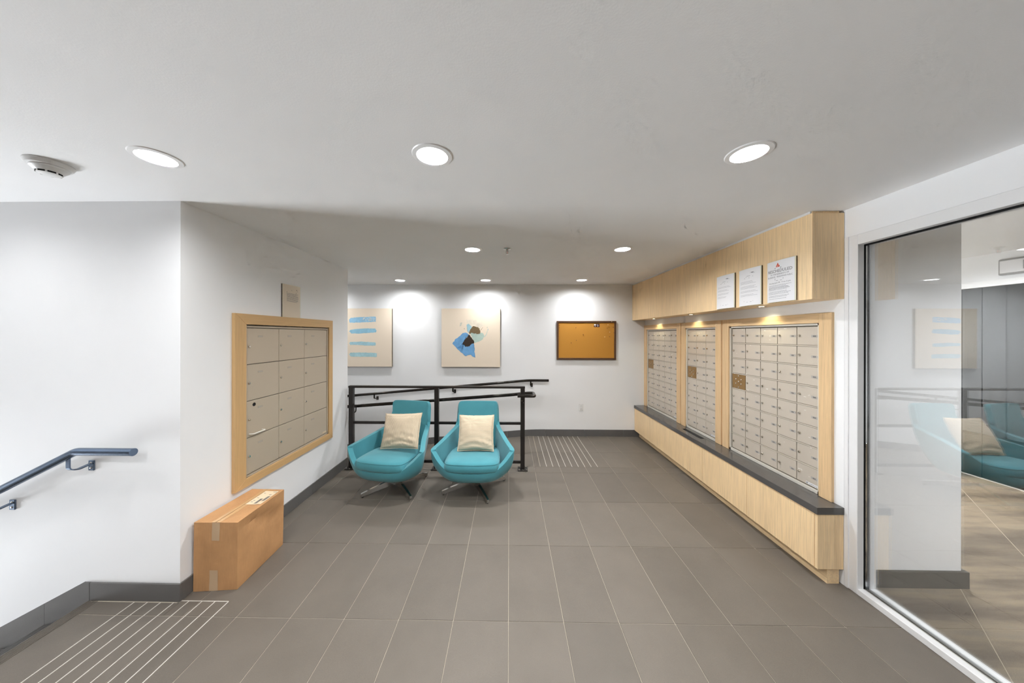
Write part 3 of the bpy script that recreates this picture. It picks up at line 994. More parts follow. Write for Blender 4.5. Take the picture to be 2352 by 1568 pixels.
def mailbox(y0, y1, ncol, label, sticker):
    yc = (y0 + y1) / 2
    t = thing('mailbox_bank', label, 'mailboxes', (2.17, yc, ZB_), 0, 'wall mailbox banks above the counter')
    sw = 0.085
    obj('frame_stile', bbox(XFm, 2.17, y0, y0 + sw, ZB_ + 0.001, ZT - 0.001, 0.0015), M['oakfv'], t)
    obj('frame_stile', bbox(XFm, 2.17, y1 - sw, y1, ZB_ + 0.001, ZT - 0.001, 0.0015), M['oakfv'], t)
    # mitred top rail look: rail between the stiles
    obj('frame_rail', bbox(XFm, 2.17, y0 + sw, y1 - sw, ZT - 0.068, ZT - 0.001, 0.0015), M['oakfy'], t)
    a0, a1, b0, b1 = y0 + sw, y1 - sw, ZB_ + 0.002, ZT - 0.069
    bm = new_bm()
    for (p, q, r, s) in ((a0, a0 + 0.016, b0, b1), (a1 - 0.016, a1, b0, b1), (a0, a1, b1 - 0.014, b1), (a0, a1, b0, b0 + 0.020)):
        box(bm, XD - 0.012, 2.168, p, q, r, s)
    obj('metal_trim', bm, M['alu'], t)
    obj('back_panel', bbox(XD + 0.006, 2.178, a0 + 0.002, a1 - 0.002, b0 + 0.002, b1 - 0.002, 0), M['gap'], t)
    d0, d1, e0, e1 = a0 + 0.018, a1 - 0.018, b0 + 0.024, b1 - 0.016
    cw, rh = (d1 - d0) / ncol, (e1 - e0) / 8
    bm = new_bm()
    for r in range(1, 8):
        box(bm, XD - 0.002, XD + 0.006, d0, d1, e0 + r * rh - 0.004, e0 + r * rh + 0.004)
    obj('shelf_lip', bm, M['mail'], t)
    for r in range(8):
        for c in range(ncol):
            ya = d1 - c * cw               # left edge as seen
            ym, zm = ya - cw / 2, e1 - (r + 0.5) * rh
            plate_here = (c == 0 and r == 3)
            w_, h_ = cw - 0.003, rh - 0.012
            dloc = Vector((XD, ym, zm)) - t.location
            if plate_here:
                dr = share('master_plate', lambda: bbox(0, 0.006, -w_ / 2, w_ / 2, -h_ / 2, h_ / 2, 0.001), M['brass'], t, MC, ('bp', ncol), dloc)
                for (u, v) in ((0, 0), (-0.032, 0.02), (-0.032, -0.02), (0.032, 0.02), (0.032, -0.02), (0, 0.052), (0, -0.052)):
                    share('bolt', lambda: lock_mesh(0.007, 0.004), M['lock'], dr, MC, 'bolt', (0, u, v), 40)
            else:
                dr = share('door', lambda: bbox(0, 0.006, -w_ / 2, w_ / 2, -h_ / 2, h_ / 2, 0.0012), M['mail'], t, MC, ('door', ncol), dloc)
                share('lock', lambda: lock_mesh(0.0095, 0.008), M['lock'], dr, MC, 'lock', (0, w_ / 2 - 0.022, 0.002), 40)
                share('number_plate', lambda: plate_mesh(0.046, 0.017), [M['plate'], M['digit']], dr, MC, 'plate', (0, -w_ / 2 + 0.030, -0.004 if r else -0.002))
    # maker's sticker on the last door
    pr = Print()
    pr.bar(-0.044, 0.044, -0.0085, 0.0085, 0)
    pr.bar(-0.040, -0.034, -0.005, 0.005, 1)
    for q in (-0.005, -0.001, 0.003): pr.bar(-0.033, -0.027, q, q + 0.002, 1)
    n0 = len(pr.f)
    pr.text('canora', 0.008, 0.0, 0.015, 0.056, 1)
    k0 = Vector((XD - 0.0006, d0 + 0.048, e0 + 0.018))
    s_ = pr.build('sticker', [M['paper'], M['ink']], lambda u, v: (k0.x - (0.0004 if abs(v) < 0.0084 and abs(u) < 0.0439 else 0), k0.y - u, k0.z + v), t)
    return t
mailbox(*UN[2], 5, 'oak-framed five-column bank of small mailboxes, farthest from the viewer', True)
mailbox(*UN[1], 3, 'narrow oak-framed bank of mailboxes, three columns wide', True)
mailbox(*UN[0], 5, 'oak-framed five-column bank of mailboxes nearest the glass wall', True)

# counter and cabinet
bm = new_bm()
cx0, cx1, cz0, cz1 = 1.972, XW - 0.001, 0.452, 0.496
sy0, sy1, sx0, sx1 = 3.29, 3.62, 2.046, 2.078
for b in ((cx0, sx0, 1.982, YB - 0.002), (sx1, cx1, 1.982, YB - 0.002), (sx0, sx1, 1.982, sy0), (sx0, sx1, sy1, YB - 0.002)):
    box(bm, b[0], b[1], b[2], b[3], cz0, cz1)
ct = thing('countertop', 'long dark grey stone countertop below the mailboxes with a paper slot', 'countertop', (2.05, 3.4, cz0))
obj('slab', bm, M['quartz'], ct)
bm = new_bm()
for b in ((sx0 - 0.004, sx0, sy0 - 0.004, sy1 + 0.004), (sx1, sx1 + 0.004, sy0 - 0.004, sy1 + 0.004), (sx0, sx1, sy0 - 0.004, sy0), (sx0, sx1, sy1, sy1 + 0.004)):
    box(bm, b[0], b[1], b[2], b[3], cz1 - 0.002, cz1 + 0.0012)
box(bm, sx0, sx1, sy0, sy1, cz0 + 0.0005, cz0 + 0.004)
obj('slot_liner', bm, M['hole'], ct)
CXF = 1.979
t = thing('base_cabinet', 'low oak cabinet under the dark counter', 'cabinet', (2.06, 3.4, 0))
seams = [2.006, 2.569, 3.153, 3.412, 4.311, YB - 0.004]
for a, b in zip(seams, seams[1:]):
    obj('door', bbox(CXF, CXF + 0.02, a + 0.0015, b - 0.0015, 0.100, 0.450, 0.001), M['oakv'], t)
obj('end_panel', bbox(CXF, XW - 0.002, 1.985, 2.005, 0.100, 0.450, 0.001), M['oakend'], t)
obj('carcass', bbox(CXF + 0.022, XW - 0.002, 2.006, YB - 0.004, 0.101, 0.430, 0), M['dark'], t)
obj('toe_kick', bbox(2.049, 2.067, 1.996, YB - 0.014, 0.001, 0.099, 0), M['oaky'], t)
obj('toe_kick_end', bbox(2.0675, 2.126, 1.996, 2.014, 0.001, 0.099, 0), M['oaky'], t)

# ------------------------------------------------------------------ parcel lockers on the left wall
LF = XL + 0.026
t = thing('parcel_locker', 'oak-framed block of twelve beige parcel lockers on the left wall', 'parcel lockers', (XL, 2.738, 0.466))
y0, y1, z0, z1 = 2.138, 3.338, 0.466, 1.752
iy0, iy1, iz0, iz1 = 2.232, 3.272, 0.527, 1.674
def mitre(name, poly, mat):
    bm = new_bm(); prism(bm, poly, 'X', XL + 0.0005, LF)
    bmesh.ops.recalc_face_normals(bm, faces=bm.faces[:])
    bmesh.ops.bevel(bm, geom=bm.edges[:], offset=0.0012, segments=1, affect='EDGES')
    obj(name, bm, mat, t)
mitre('frame_stile', [(y0, z0), (iy0, iz0), (iy0, iz1), (y0, z1)], M['loakv'])
mitre('frame_stile', [(y1, z0), (y1, z1), (iy1, iz1), (iy1, iz0)], M['loakv'])
mitre('frame_rail', [(y0, z1), (iy0, iz1), (iy1, iz1), (y1, z1)], M['loaky'])
mitre('frame_rail', [(y0, z0), (y1, z0), (iy1, iz0), (iy0, iz0)], M['loaky'])
bm = new_bm()
for (p, q, r, s) in ((iy0 + 0.003, iy0 + 0.013, iz0, iz1 - 0.006), (iy1 - 0.022, iy1 - 0.006, iz0, iz1 - 0.006), (iy0, iy1, iz0 + 0.002, iz0 + 0.014), (iy0 + 0.01, iy1 - 0.01, iz1 - 0.022, iz1 - 0.010)):
    box(bm, XL + 0.0005, XL + 0.017, p, q, r, s)
obj('metal_trim', bm, M['mail2'], t)
obj('back_panel', bbox(XL + 0.0003, XL + 0.006, iy0 + 0.001, iy1 - 0.001, iz0 + 0.001, iz1 - 0.001, 0), M['gap'], t)
cb = [2.247, 2.562, 2.888, 3.248]
cb = [2.2475, 2.567, 2.889, 3.247]
rb = [0.545, 0.821, 1.097, 1.373, 1.650]
LC = {}
for c in range(3):
    for r in range(4):
        ya, yb = cb[c] + 0.0015, cb[c + 1] - 0.0015
        za, zb = rb[r] + 0.003, rb[r + 1] - 0.003
        d = obj('door', bbox(XL + 0.004, XL + 0.013, ya, yb, za, zb, 0.0012), M['mail2'], t)
        bm = lock_mesh(0.0095, 0.007); bmesh.ops.rotate(bm, verts=bm.verts[:], matrix=Matrix.Rotation(PI, 3, 'Z'))
        o = obj('lock', bm, M['lock'], d, smooth=40, local=True)
        o.location = Vector((XL + 0.013, ya + 0.021, (za + zb) / 2 - 0.004)) - t.location
        bm = new_bm(); box(bm, 0, 0.001, -0.024, 0.024, -0.008, 0.008, 0)
        for k in range(5): box(bm, 0.001, 0.0013, -0.018 + k * 0.0075, -0.0135 + k * 0.0075, -0.004, 0.004, 1)
        o = obj('number_plate', bm, [plain('locker_plate', srgb(176, 164, 148), 0.5), M['plate']], d, local=True)
        o.location = Vector((XL + 0.013, ya + 0.125, zb - 0.062)) - t.location
        if c == 0 and r == 1:
            bm = new_bm(); lathe(bm, [(0, 0.0006), (0.011, 0.0006), (0.013, 0.002), (0.014, 0), (0, 0)], 20)
            bmesh.ops.rotate(bm, verts=bm.verts[:], matrix=Matrix.Rotation(PI / 2, 3, 'Y'))
            o = obj('keyhole', bm, M['hole'], d, smooth=40, local=True)
            o.location = Vector((XL + 0.0132, ya + 0.066, zb - 0.032)) - t.location
            bm = new_bm()
            X = XL + 0.013
            tube(bm, round_path([(X, ya + 0.022, za + 0.022), (X + 0.03, ya + 0.026, za + 0.022), (X + 0.03, ya + 0.138, za + 0.022), (X, ya + 0.142, za + 0.022)], 0.012), 0.005, 10)
            obj('handle', bm, M['alu'], d, smooth=True)
pr = Print(); pr.bar(-0.034, 0.034, -0.0085, 0.0085, 0); pr.bar(-0.030, -0.023, -0.005, 0.005, 1); pr.text('canora', 0.006, 0, 0.012, 0.044, 1)
pr.build('sticker', [M['paperw'], M['ink']], lambda u, v: (XL + 0.0134 + (0.0004 if abs(v) < 0.0084 and abs(u) < 0.0339 else 0), 3.205 + u, 0.564 + v), t)

# ------------------------------------------------------------------ paintings and cork board
def rough_poly(pts, amp, step, seed):
    rnd = random.Random(seed)
    out = []
    n = len(pts)
    for i in range(n):
        a, b = pts[i], pts[(i + 1) % n]
        L = math.hypot(b[0] - a[0], b[1] - a[1])
        k = max(1, int(L / step))
        for q in range(k):
            t_ = q / k
            j = amp if q else amp * 0.3
            out.append((a[0] + (b[0] - a[0]) * t_ + rnd.uniform(-j, j), a[1] + (b[1] - a[1]) * t_ + rnd.uniform(-j, j)))
    return out
PY = 4.803
def canvas(name, label, x0, x1, z0, z1):
    t = thing(name, label, 'painting', ((x0 + x1) / 2, PY + 0.02, z0))
    bm = bbox(x0, x1, PY, PY + 0.006, z0, z1, 0.002)
    obj('canvas', bm, M['canvas'], t)
    obj('stretcher', bbox(x0, x1, PY + 0.006, YB - 0.002, z0, z1, 0.0005), M['canvasside'], t)
    return t
def patch(t, poly, mat, d):
    bm = new_bm()
    vs_ = [bm.verts.new((p[0], PY - d, p[1])) for p in poly]
    f = bm.faces.new(vs_)
    bmesh.ops.triangulate(bm, faces=[f])
    r = bmesh.ops.extrude_face_region(bm, geom=bm.faces[:])
    bmesh.ops.translate(bm, verts=[g for g in r['geom'] if isinstance(g, bmesh.types.BMVert)], vec=(0, d - 0.0002, 0))
    obj('paint_stroke', bm, mat, t)
pt = canvas('painting', 'cream canvas with a blue and brown butterfly-like abstract shape', -1.071, -0.143, 1.093, 2.017)
def c6(pts):
    return [(-1.071 + (x - 150) / 1355 * 0.928, 2.017 - (y - 128) / 1362 * 0.924) for x, y in pts]
strokes = [
 ([(720, 380), (850, 390), (1000, 420), (1100, 440), (1120, 520), (1040, 600), (1000, 560), (880, 540), (830, 530), (740, 470)], srgb(222, 212, 194), 10, 0.0006),
 ([(570, 560), (580, 460), (632, 448), (618, 512)], srgb(206, 202, 188), 6, 0.0006),
 ([(740, 560), (735, 500), (780, 480), (830, 530), (852, 560), (800, 650), (782, 692), (745, 650)], srgb(160, 196, 206), 8, 0.0009),
 ([(820, 715), (850, 690), (990, 725), (1050, 690), (1110, 700), (1140, 780), (1100, 850), (1000, 905), (915, 935), (880, 860)], srgb(178, 198, 188), 5, 0.0009),
 ([(1140, 785), (1185, 715), (1205, 640), (1216, 642), (1200, 730), (1152, 795)], srgb(196, 203, 192), 3, 0.0008),
 ([(1200, 555), (1216, 555), (1212, 580), (1200, 580)], srgb(186, 192, 180), 2, 0.0008),
 ([(1215, 600), (1235, 600), (1232, 640), (1216, 640)], srgb(180, 196, 192), 2, 0.0008),
 ([(1050, 625), (1105, 560), (1112, 570), (1066, 636)], srgb(190, 176, 152), 2, 0.0008),
 ([(670, 592), (686, 592), (686, 608), (670, 608)], srgb(140, 130, 120), 1, 0.0008),
 ([(405, 950), (470, 840), (580, 770), (640, 700), (700, 690), (745, 700), (785, 735), (700, 850), (612, 972), (640, 955), (690, 1000), (705, 1016), (800, 1000), (850, 930), (890, 925), (915, 990), (915, 1150), (935, 1275), (880, 1250), (820, 1200), (760, 1215), (700, 1235), (620, 1160), (500, 1050)], srgb(112, 164, 210), 7, 0.0012),
 ([(500, 1050), (610, 975), (640, 1010), (620, 1050), (560, 1056)], srgb(92, 146, 198), 5, 0.0014),
 ([(790, 735), (895, 870), (905, 935), (860, 940), (800, 1010), (700, 1020), (690, 960), (650, 940), (610, 975), (700, 850)], srgb(64, 54, 46), 8, 0.0018),
 ([(790, 700), (830, 600), (880, 540), (1000, 560), (1050, 640), (1040, 715), (990, 720), (900, 710), (840, 690), (815, 725)], srgb(116, 98, 72), 9, 0.0018)]
for i, (pts, c, amp, d) in enumerate(strokes):
    k = 0.928 / 1355
    patch(pt, rough_poly(c6(pts), amp * k, 22 * k, i), paint_patch('paint_%d' % i, c, 0.18 if i == len(strokes) - 1 else (0.08 if i == len(strokes) - 2 else 0.0), 130 if i >= len(strokes) - 2 else 14), d)
pl = canvas('painting', 'cream canvas with four pale blue brush stripes beside the left wall', -2.790, -1.862, 1.093, 2.017)
def c7(pts):
    return [(-1.862 - (1152 - x) * 0.000678, 2.017 - (y - 128) * 0.000678) for x, y in pts]
stripes = [
 ([(150, 380), (190, 348), (400, 332), (700, 322), (775, 322), (770, 350), (785, 380), (765, 410), (780, 440), (640, 445), (430, 455), (160, 462)], srgb(150, 194, 220), 5),
 ([(150, 665), (180, 630), (300, 610), (550, 598), (760, 594), (795, 640), (780, 690), (640, 698), (400, 715), (200, 715)], srgb(146, 192, 212), 5),
 ([(150, 940), (180, 912), (400, 905), (760, 920), (776, 940), (770, 998), (600, 998), (350, 980), (180, 982)], srgb(164, 202, 212), 4),
 ([(150, 1205), (180, 1165), (400, 1158), (700, 1165), (800, 1175), (800, 1262), (500, 1258), (190, 1256)], srgb(170, 206, 212), 4)]
for i, (pts, c, amp) in enumerate(stripes):
    patch(pl, rough_poly(c7(pts), amp * 0.000678, 24 * 0.000678, 50 + i), paint_patch('stripe_%d' % i, c, 0.0, 18), 0.001)
rnd = random.Random(3)
for k in range(16):     # bare canvas showing through the top stripe
    x = rnd.uniform(380, 760); y = rnd.uniform(345, 400); w_ = rnd.uniform(12, 30); h_ = rnd.uniform(8, 18)
    patch(pl, c7(rough_poly([(x, y), (x + w_, y - 3), (x + w_, y + h_), (x, y + h_)], 4, 9, k)), M['canvas'], 0.0014)

# cork board
t = thing('cork_board', 'dark wood framed cork board with a few pins on the back wall', 'notice board', (1.216, 4.83, 1.212))
bx0, bx1, bz0, bz1, fw = 0.752, 1.682, 1.212, 1.822, 0.028
obj('cork', bbox(bx0 + fw, bx1 - fw, 4.826, YB - 0.002, bz0 + fw, bz1 - fw, 0), M['cork'], t)
for (a, b, c, d) in ((bx0, bx1, bz0, bz0 + fw), (bx0, bx1, bz1 - fw, bz1)):
    obj('frame_rail', bbox(a, b, 4.815, YB - 0.001, c, d, 0.003), M['walnut'], t)
for (a, b) in ((bx0, bx0 + fw), (bx1 - fw, bx1)):
    obj('frame_stile', bbox(a, b, 4.816, YB - 0.001, bz0 + fw, bz1 - fw, 0.003), M['walnut'], t)
def ck(x, y):
    return (bx0 + (x - 130) / 1935 * 0.93, bz1 - (y - 165) / 1275 * 0.61)
PINS = ((755, 385, 0, 'brown pin on the cork board, upper one left of its middle'), (998, 615, 0, 'brown pin nearest the middle of the cork board'),
        (768, 800, 0, 'brown pin on the cork board, lower one left of its middle'), (600, 885, 0, 'lone brown pin low on the left half of the cork board'),
        (210, 300, 0, 'brown pin at the left edge of the cork board, upper of two'), (210, 385, 0, 'brown pin at the left edge of the cork board, lower of two'),
        (1800, 290, 1, 'cream pin near the top right corner of the cork'), (1775, 395, 0, 'brown pin just below the cream pin at top right of the cork'),
        (1855, 530, 1, 'cream pin in the middle of the right-hand pins on the cork board'), (1695, 690, 1, 'cream pin farthest left and lowest of the right-hand pins'),
        (1855, 680, 0, 'brown pin lowest of the right-hand pins on the cork board'), (1970, 370, 0, 'brown pin at the right edge of the cork board, upper of two'),
        (1990, 545, 0, 'brown pin at the right edge of the cork board, lower of two'), (1912, 190, 1, 'cream pin stuck in the dark wood frame of the cork board'))
for i, (x, y, lt, plab) in enumerate(PINS):
    a, b = ck(x, y)
    p = thing('push_pin', plab, 'push pin', (a, 4.826 if y > 200 else 4.815, b), 0, 'push pins on the cork board')
    bm = new_bm(); lathe(bm, [(0, 0), (0.0055, 0), (0.0045, 0.003), (0.003, 0.008), (0.005, 0.012), (0.0045, 0.014), (0, 0.0145)], 12)
    bmesh.ops.rotate(bm, verts=bm.verts[:], matrix=Matrix.Rotation(PI / 2, 3, 'X'))
    obj('pin_head', bm, M['pinw'] if lt else M['pin'], p, smooth=35, local=True)
    bm = new_bm(); tube(bm, [(0, 0, 0), (0, 0.008, 0)], 0.0009, 6); obj('pin_needle', bm, M['chrome'], p, local=True)
a, b = ck(1342, 365); a2, b2 = ck(1528, 258)
cd = thing('business_card', 'small dark red card with white marks pinned on the cork board', 'card', ((a + a2) / 2, 4.8255, b))
obj('card', bbox(a, a2, 4.8245, 4.8255, b, b2, 0), M['card'], cd)
pr = Print()
W_, H_ = a2 - a, b2 - b
pr.poly([(0.02 * W_, 0.55 * H_), (0.12 * W_, 0.50 * H_), (0.36 * W_, 0.60 * H_), (0.34 * W_, 0.9 * H_), (0.05 * W_, 0.92 * H_)], 0)
pr.poly([(0.14 * W_, 0.2 * H_), (0.30 * W_, 0.2 * H_), (0.26 * W_, 0.5 * H_)], 0)
for (u0, u1, v) in ((0.52, 0.72, 0.8), (0.5, 0.88, 0.58), (0.55, 0.8, 0.34), (0.55, 0.82, 0.22)): pr.bar(u0 * W_, u1 * W_, v * H_, v * H_ + 0.003, 0)
pr.build('print', [M['paper']], lambda u, v: (a + u, 4.8241, b + v), cd)

# electrical outlet
t = thing('electrical_outlet', 'white duplex electrical outlet low on the back wall', 'outlet', (1.141, YB, 0.40))
obj('cover_plate', bbox(1.106, 1.176, YB - 0.006, YB - 0.0005, 0.400, 0.516, 0.002, 2), M['plastic'], t)
for zc in (0.436, 0.480):
    s_ = obj('socket', bbox(1.125, 1.157, YB - 0.008, YB - 0.005, zc - 0.014, zc + 0.014, 0.003, 2), M['plastic'], t)
    bm = new_bm(); box(bm, 1.133, 1.135, YB - 0.0085, YB - 0.007, zc - 0.004, zc + 0.006); box(bm, 1.147, 1.149, YB - 0.0085, YB - 0.007, zc - 0.004, zc + 0.006)
    obj('slot', bm, M['ink'], s_)

# ------------------------------------------------------------------ guard rail at the ramp
RY = 3.63
g = thing('guard_rail', 'black steel guard rail with three posts behind the chairs', 'railing', (-0.86, RY, 0))
for x in (-1.890, -0.864, 0.161):
    obj('post', bbox(x - 0.025, x + 0.025, RY - 0.025, RY + 0.025, 0.010, 0.966, 0.002), M['black'], g)
    bp = obj('base_plate', bbox(x - 0.058 if x > -1.85 else x - 0.055, x + 0.058, RY - 0.058, RY + 0.058, 0.0005, 0.0115, 0.002), M['black'], g)
    for (u, v) in ((-0.042, -0.042), (0.042, -0.042), (-0.042, 0.042), (0.042, 0.042), (0, -0.048)):
        bm = new_bm(); lathe(bm, [(0, 0.010), (0.005, 0.010), (0.0075, 0.006), (0.0085, 0), (0, 0)], 10, (x + u, RY + v, 0.0115)); obj('bolt', bm, M['chrome'], bp, smooth=40)
obj('top_rail', bbox(-1.918, 0.188, RY - 0.028, RY + 0.028, 0.966, 0.990, 0.002), M['black'], g)
for (z, hh) in ((0.548, 0.030), (0.090, 0.034)):
    for (a_, b_) in ((-1.865, -0.889), (-0.839, 0.136)):
        obj('rail_bar', bbox(a_, b_, RY - 0.012, RY + 0.012, z - hh / 2, z + hh / 2, 0.002), M['black'], g)
hs = 0.0770
bm = new_bm()
tube(bm, round_path([(-2.6, 3.735, 0.888 - hs * 2.9), (0.0, 3.735, 0.888 - hs * 0.30), (0.24, 3.735, 0.888), (0.297, 3.735, 0.888), (0.297, 3.560, 0.888), (0.098, 3.560, 0.888)], 0.02, 4), 0.0195, 18)
hr = obj('handrail', bm, M['rail'], g, smooth=45)
for x in (-1.890, -0.864, 0.161):
    z = 0.888 - hs * max(0, 0.24 - x)
    bm = new_bm()
    tube(bm, round_path([(x, RY + 0.025, z - 0.075), (x, RY + 0.10, z - 0.075), (x, 3.735, z - 0.018)], 0.04, 5), 0.007, 10)
    obj('handrail_bracket', bm, M['rail'], g, smooth=45)
for (z, dx) in ((0.875, 0.003), (0.822, -0.008), (0.800, 0.010)):
    bm = new_bm(); lathe(bm, [(0, 0.002), (0.0045, 0.0015), (0.005, 0), (0, 0)], 10); bmesh.ops.rotate(bm, verts=bm.verts[:], matrix=Matrix.Rotation(PI / 2, 3, 'X'))
    bmesh.ops.translate(bm, verts=bm.verts[:], vec=(0.161 + dx, RY - 0.025, z)); obj('screw', bm, M['chrome'], g, smooth=40)

# wall handrail along the ramp
def wall_bracket(parent, x, y_wall, z_plate, rail_pt, mat, sgn=0.0):
    """wall plate plus curved arm up to the rail"""
    b_ = obj('bracket_plate', bbox(x - 0.017, x + 0.017, y_wall - 0.008, y_wall - 0.0005, z_plate - 0.032, z_plate + 0.028, 0.0015), mat, parent)
    for dz in (-0.016, 0.014):
        bm = new_bm(); lathe(bm, [(0, 0.003), (0.005, 0.002), (0.0065, 0), (0, 0)], 10); bmesh.ops.rotate(bm, verts=bm.verts[:], matrix=Matrix.Rotation(PI / 2, 3, 'X'))
        bmesh.ops.translate(bm, verts=bm.verts[:], vec=(x, y_wall - 0.008, z_plate + dz)); obj('screw', bm, M['chrome'], b_, smooth=40)
    bm = new_bm()
    rx, ry, rz = rail_pt
    pts = round_path([(x, y_wall - 0.006, z_plate + 0.010), (x * 0.5 + rx * 0.5, (y_wall + ry) / 2 - 0.015, z_plate - 0.006), (rx, ry, z_plate + 0.004), (rx, ry, rz - 0.016)], 0.05, 6)
    for i, p in enumerate(pts): pass
    # flat bar: two joined strips
    L = []
    for i, p in enumerate(pts):
        d = (pts[min(i + 1, len(pts) - 1)] - pts[max(i - 1, 0)]).normalized()
        s_ = Vector((1, 0, 0)); u_ = s_.cross(d).normalized()
        L.append([bm.verts.new(p + s_ * a_ * 0.011 + u_ * b2_ * 0.003) for (a_, b2_) in ((-1, -1), (1, -1), (1, 1), (-1, 1))])
    for a_, c_ in zip(L, L[1:]):
        for j in range(4): bm.faces.new((a_[j], a_[(j + 1) % 4], c_[(j + 1) % 4], c_[j]))
    bm.faces.new(L[0][::-1]); bm.faces.new(L[-1])
    obj('bracket_arm', bm, mat, parent, smooth=30)
wh = thing('wall_handrail', 'dark steel handrail sloping along the back wall above the ramp', 'handrail', (-1.0, 4.77, 0.8))
hz = lambda x: 0.890 if x > 0.30 else 0.890 - 0.0900 * (0.30 - x)
bm = new_bm(); tube(bm, round_path([(-4.2, 4.77, hz(-4.2)), (0.30, 4.77, 0.890), (0.618, 4.77, 0.890)], 0.06, 6), 0.0195, 18)
obj('rail', bm, M['rail'], wh, smooth=45)
for x in (0.357, -0.862, -2.104):
    wall_bracket(wh, x, YB, hz(x) - 0.080, (x - 0.02, 4.77, hz(x - 0.02)), M['rail'])

# stair handrail on the front-left wall
sh = thing('stair_handrail', 'slate grey tube handrail bending down along the stairs at left', 'handrail', (-2.5, 1.72, 0.7))
bm = new_bm(); tube(bm, round_path([(-4.4, 1.72, 0.921 - 0.502 * 1.9), (-2.500, 1.72, 0.921), (-2.160, 1.72, 0.921)], 0.02, 4), 0.0215, 24)
obj('rail', bm, M['slate'], sh, smooth=45)
wall_bracket(sh, -2.512 + 0.0, YF, 0.812, (-2.545, 1.72, 0.898), M['slate'])
wall_bracket(sh, -3.000, YF, 0.570, (-3.03, 1.72, 0.655), M['slate'])

# ------------------------------------------------------------------ swivel lounge chairs
def catmull(pts, n):
    out = []
    m_ = len(pts)
    for i in range(m_ - 1):
        p0 = Vector(pts[max(i - 1, 0)]); p1 = Vector(pts[i]); p2 = Vector(pts[i + 1]); p3 = Vector(pts[min(i + 2, m_ - 1)])
        if i == 0: p0 = Vector((-p2.x, p2.y, p2.z))
        if i == m_ - 2: p3 = Vector((-p1.x, p1.y, p1.z))
        for k in range(n):
            t_ = k / n
            out.append(0.5 * ((2 * p1) + (p2 - p0) * t_ + (2 * p0 - 5 * p1 + 4 * p2 - p3) * t_ ** 2 + (3 * p1 - p0 - 3 * p2 + p3) * t_ ** 3))
    out.append(Vector(pts[-1]))
    return out
RIM = [(0, -.362, .300), (.14, -.358, .302), (.235, -.335, .322), (.318, -.295, .378), (.385, -.250, .448), (.408, -.225, .470), (.405, -.18, .479),
       (.376, -.11, .494), (.334, .00, .520), (.292, .13, .546), (.256, .25, .572), (.244, .300, .620), (.240, .322, .710), (.233, .338, .787), (.215, .346, .823), (.19, .350, .831), (.10, .353, .833), (0, .354, .833)]
BAS = [(0, -.24, .170), (.08, -.238, .170), (.15, -.22, .170), (.20, -.18, .172), (.225, -.13, .174), (.232, -.09, .175), (.234, -.06, .176),
       (.236, -.02, .176), (.236, .02, .178), (.228, .08, .18), (.210, .125, .185), (.180, .155, .19), (.145, .175, .195), (.11, .188, .20), (.08, .194, .20), (.06, .196, .20), (.03, .198, .20), (0, .198, .20)]
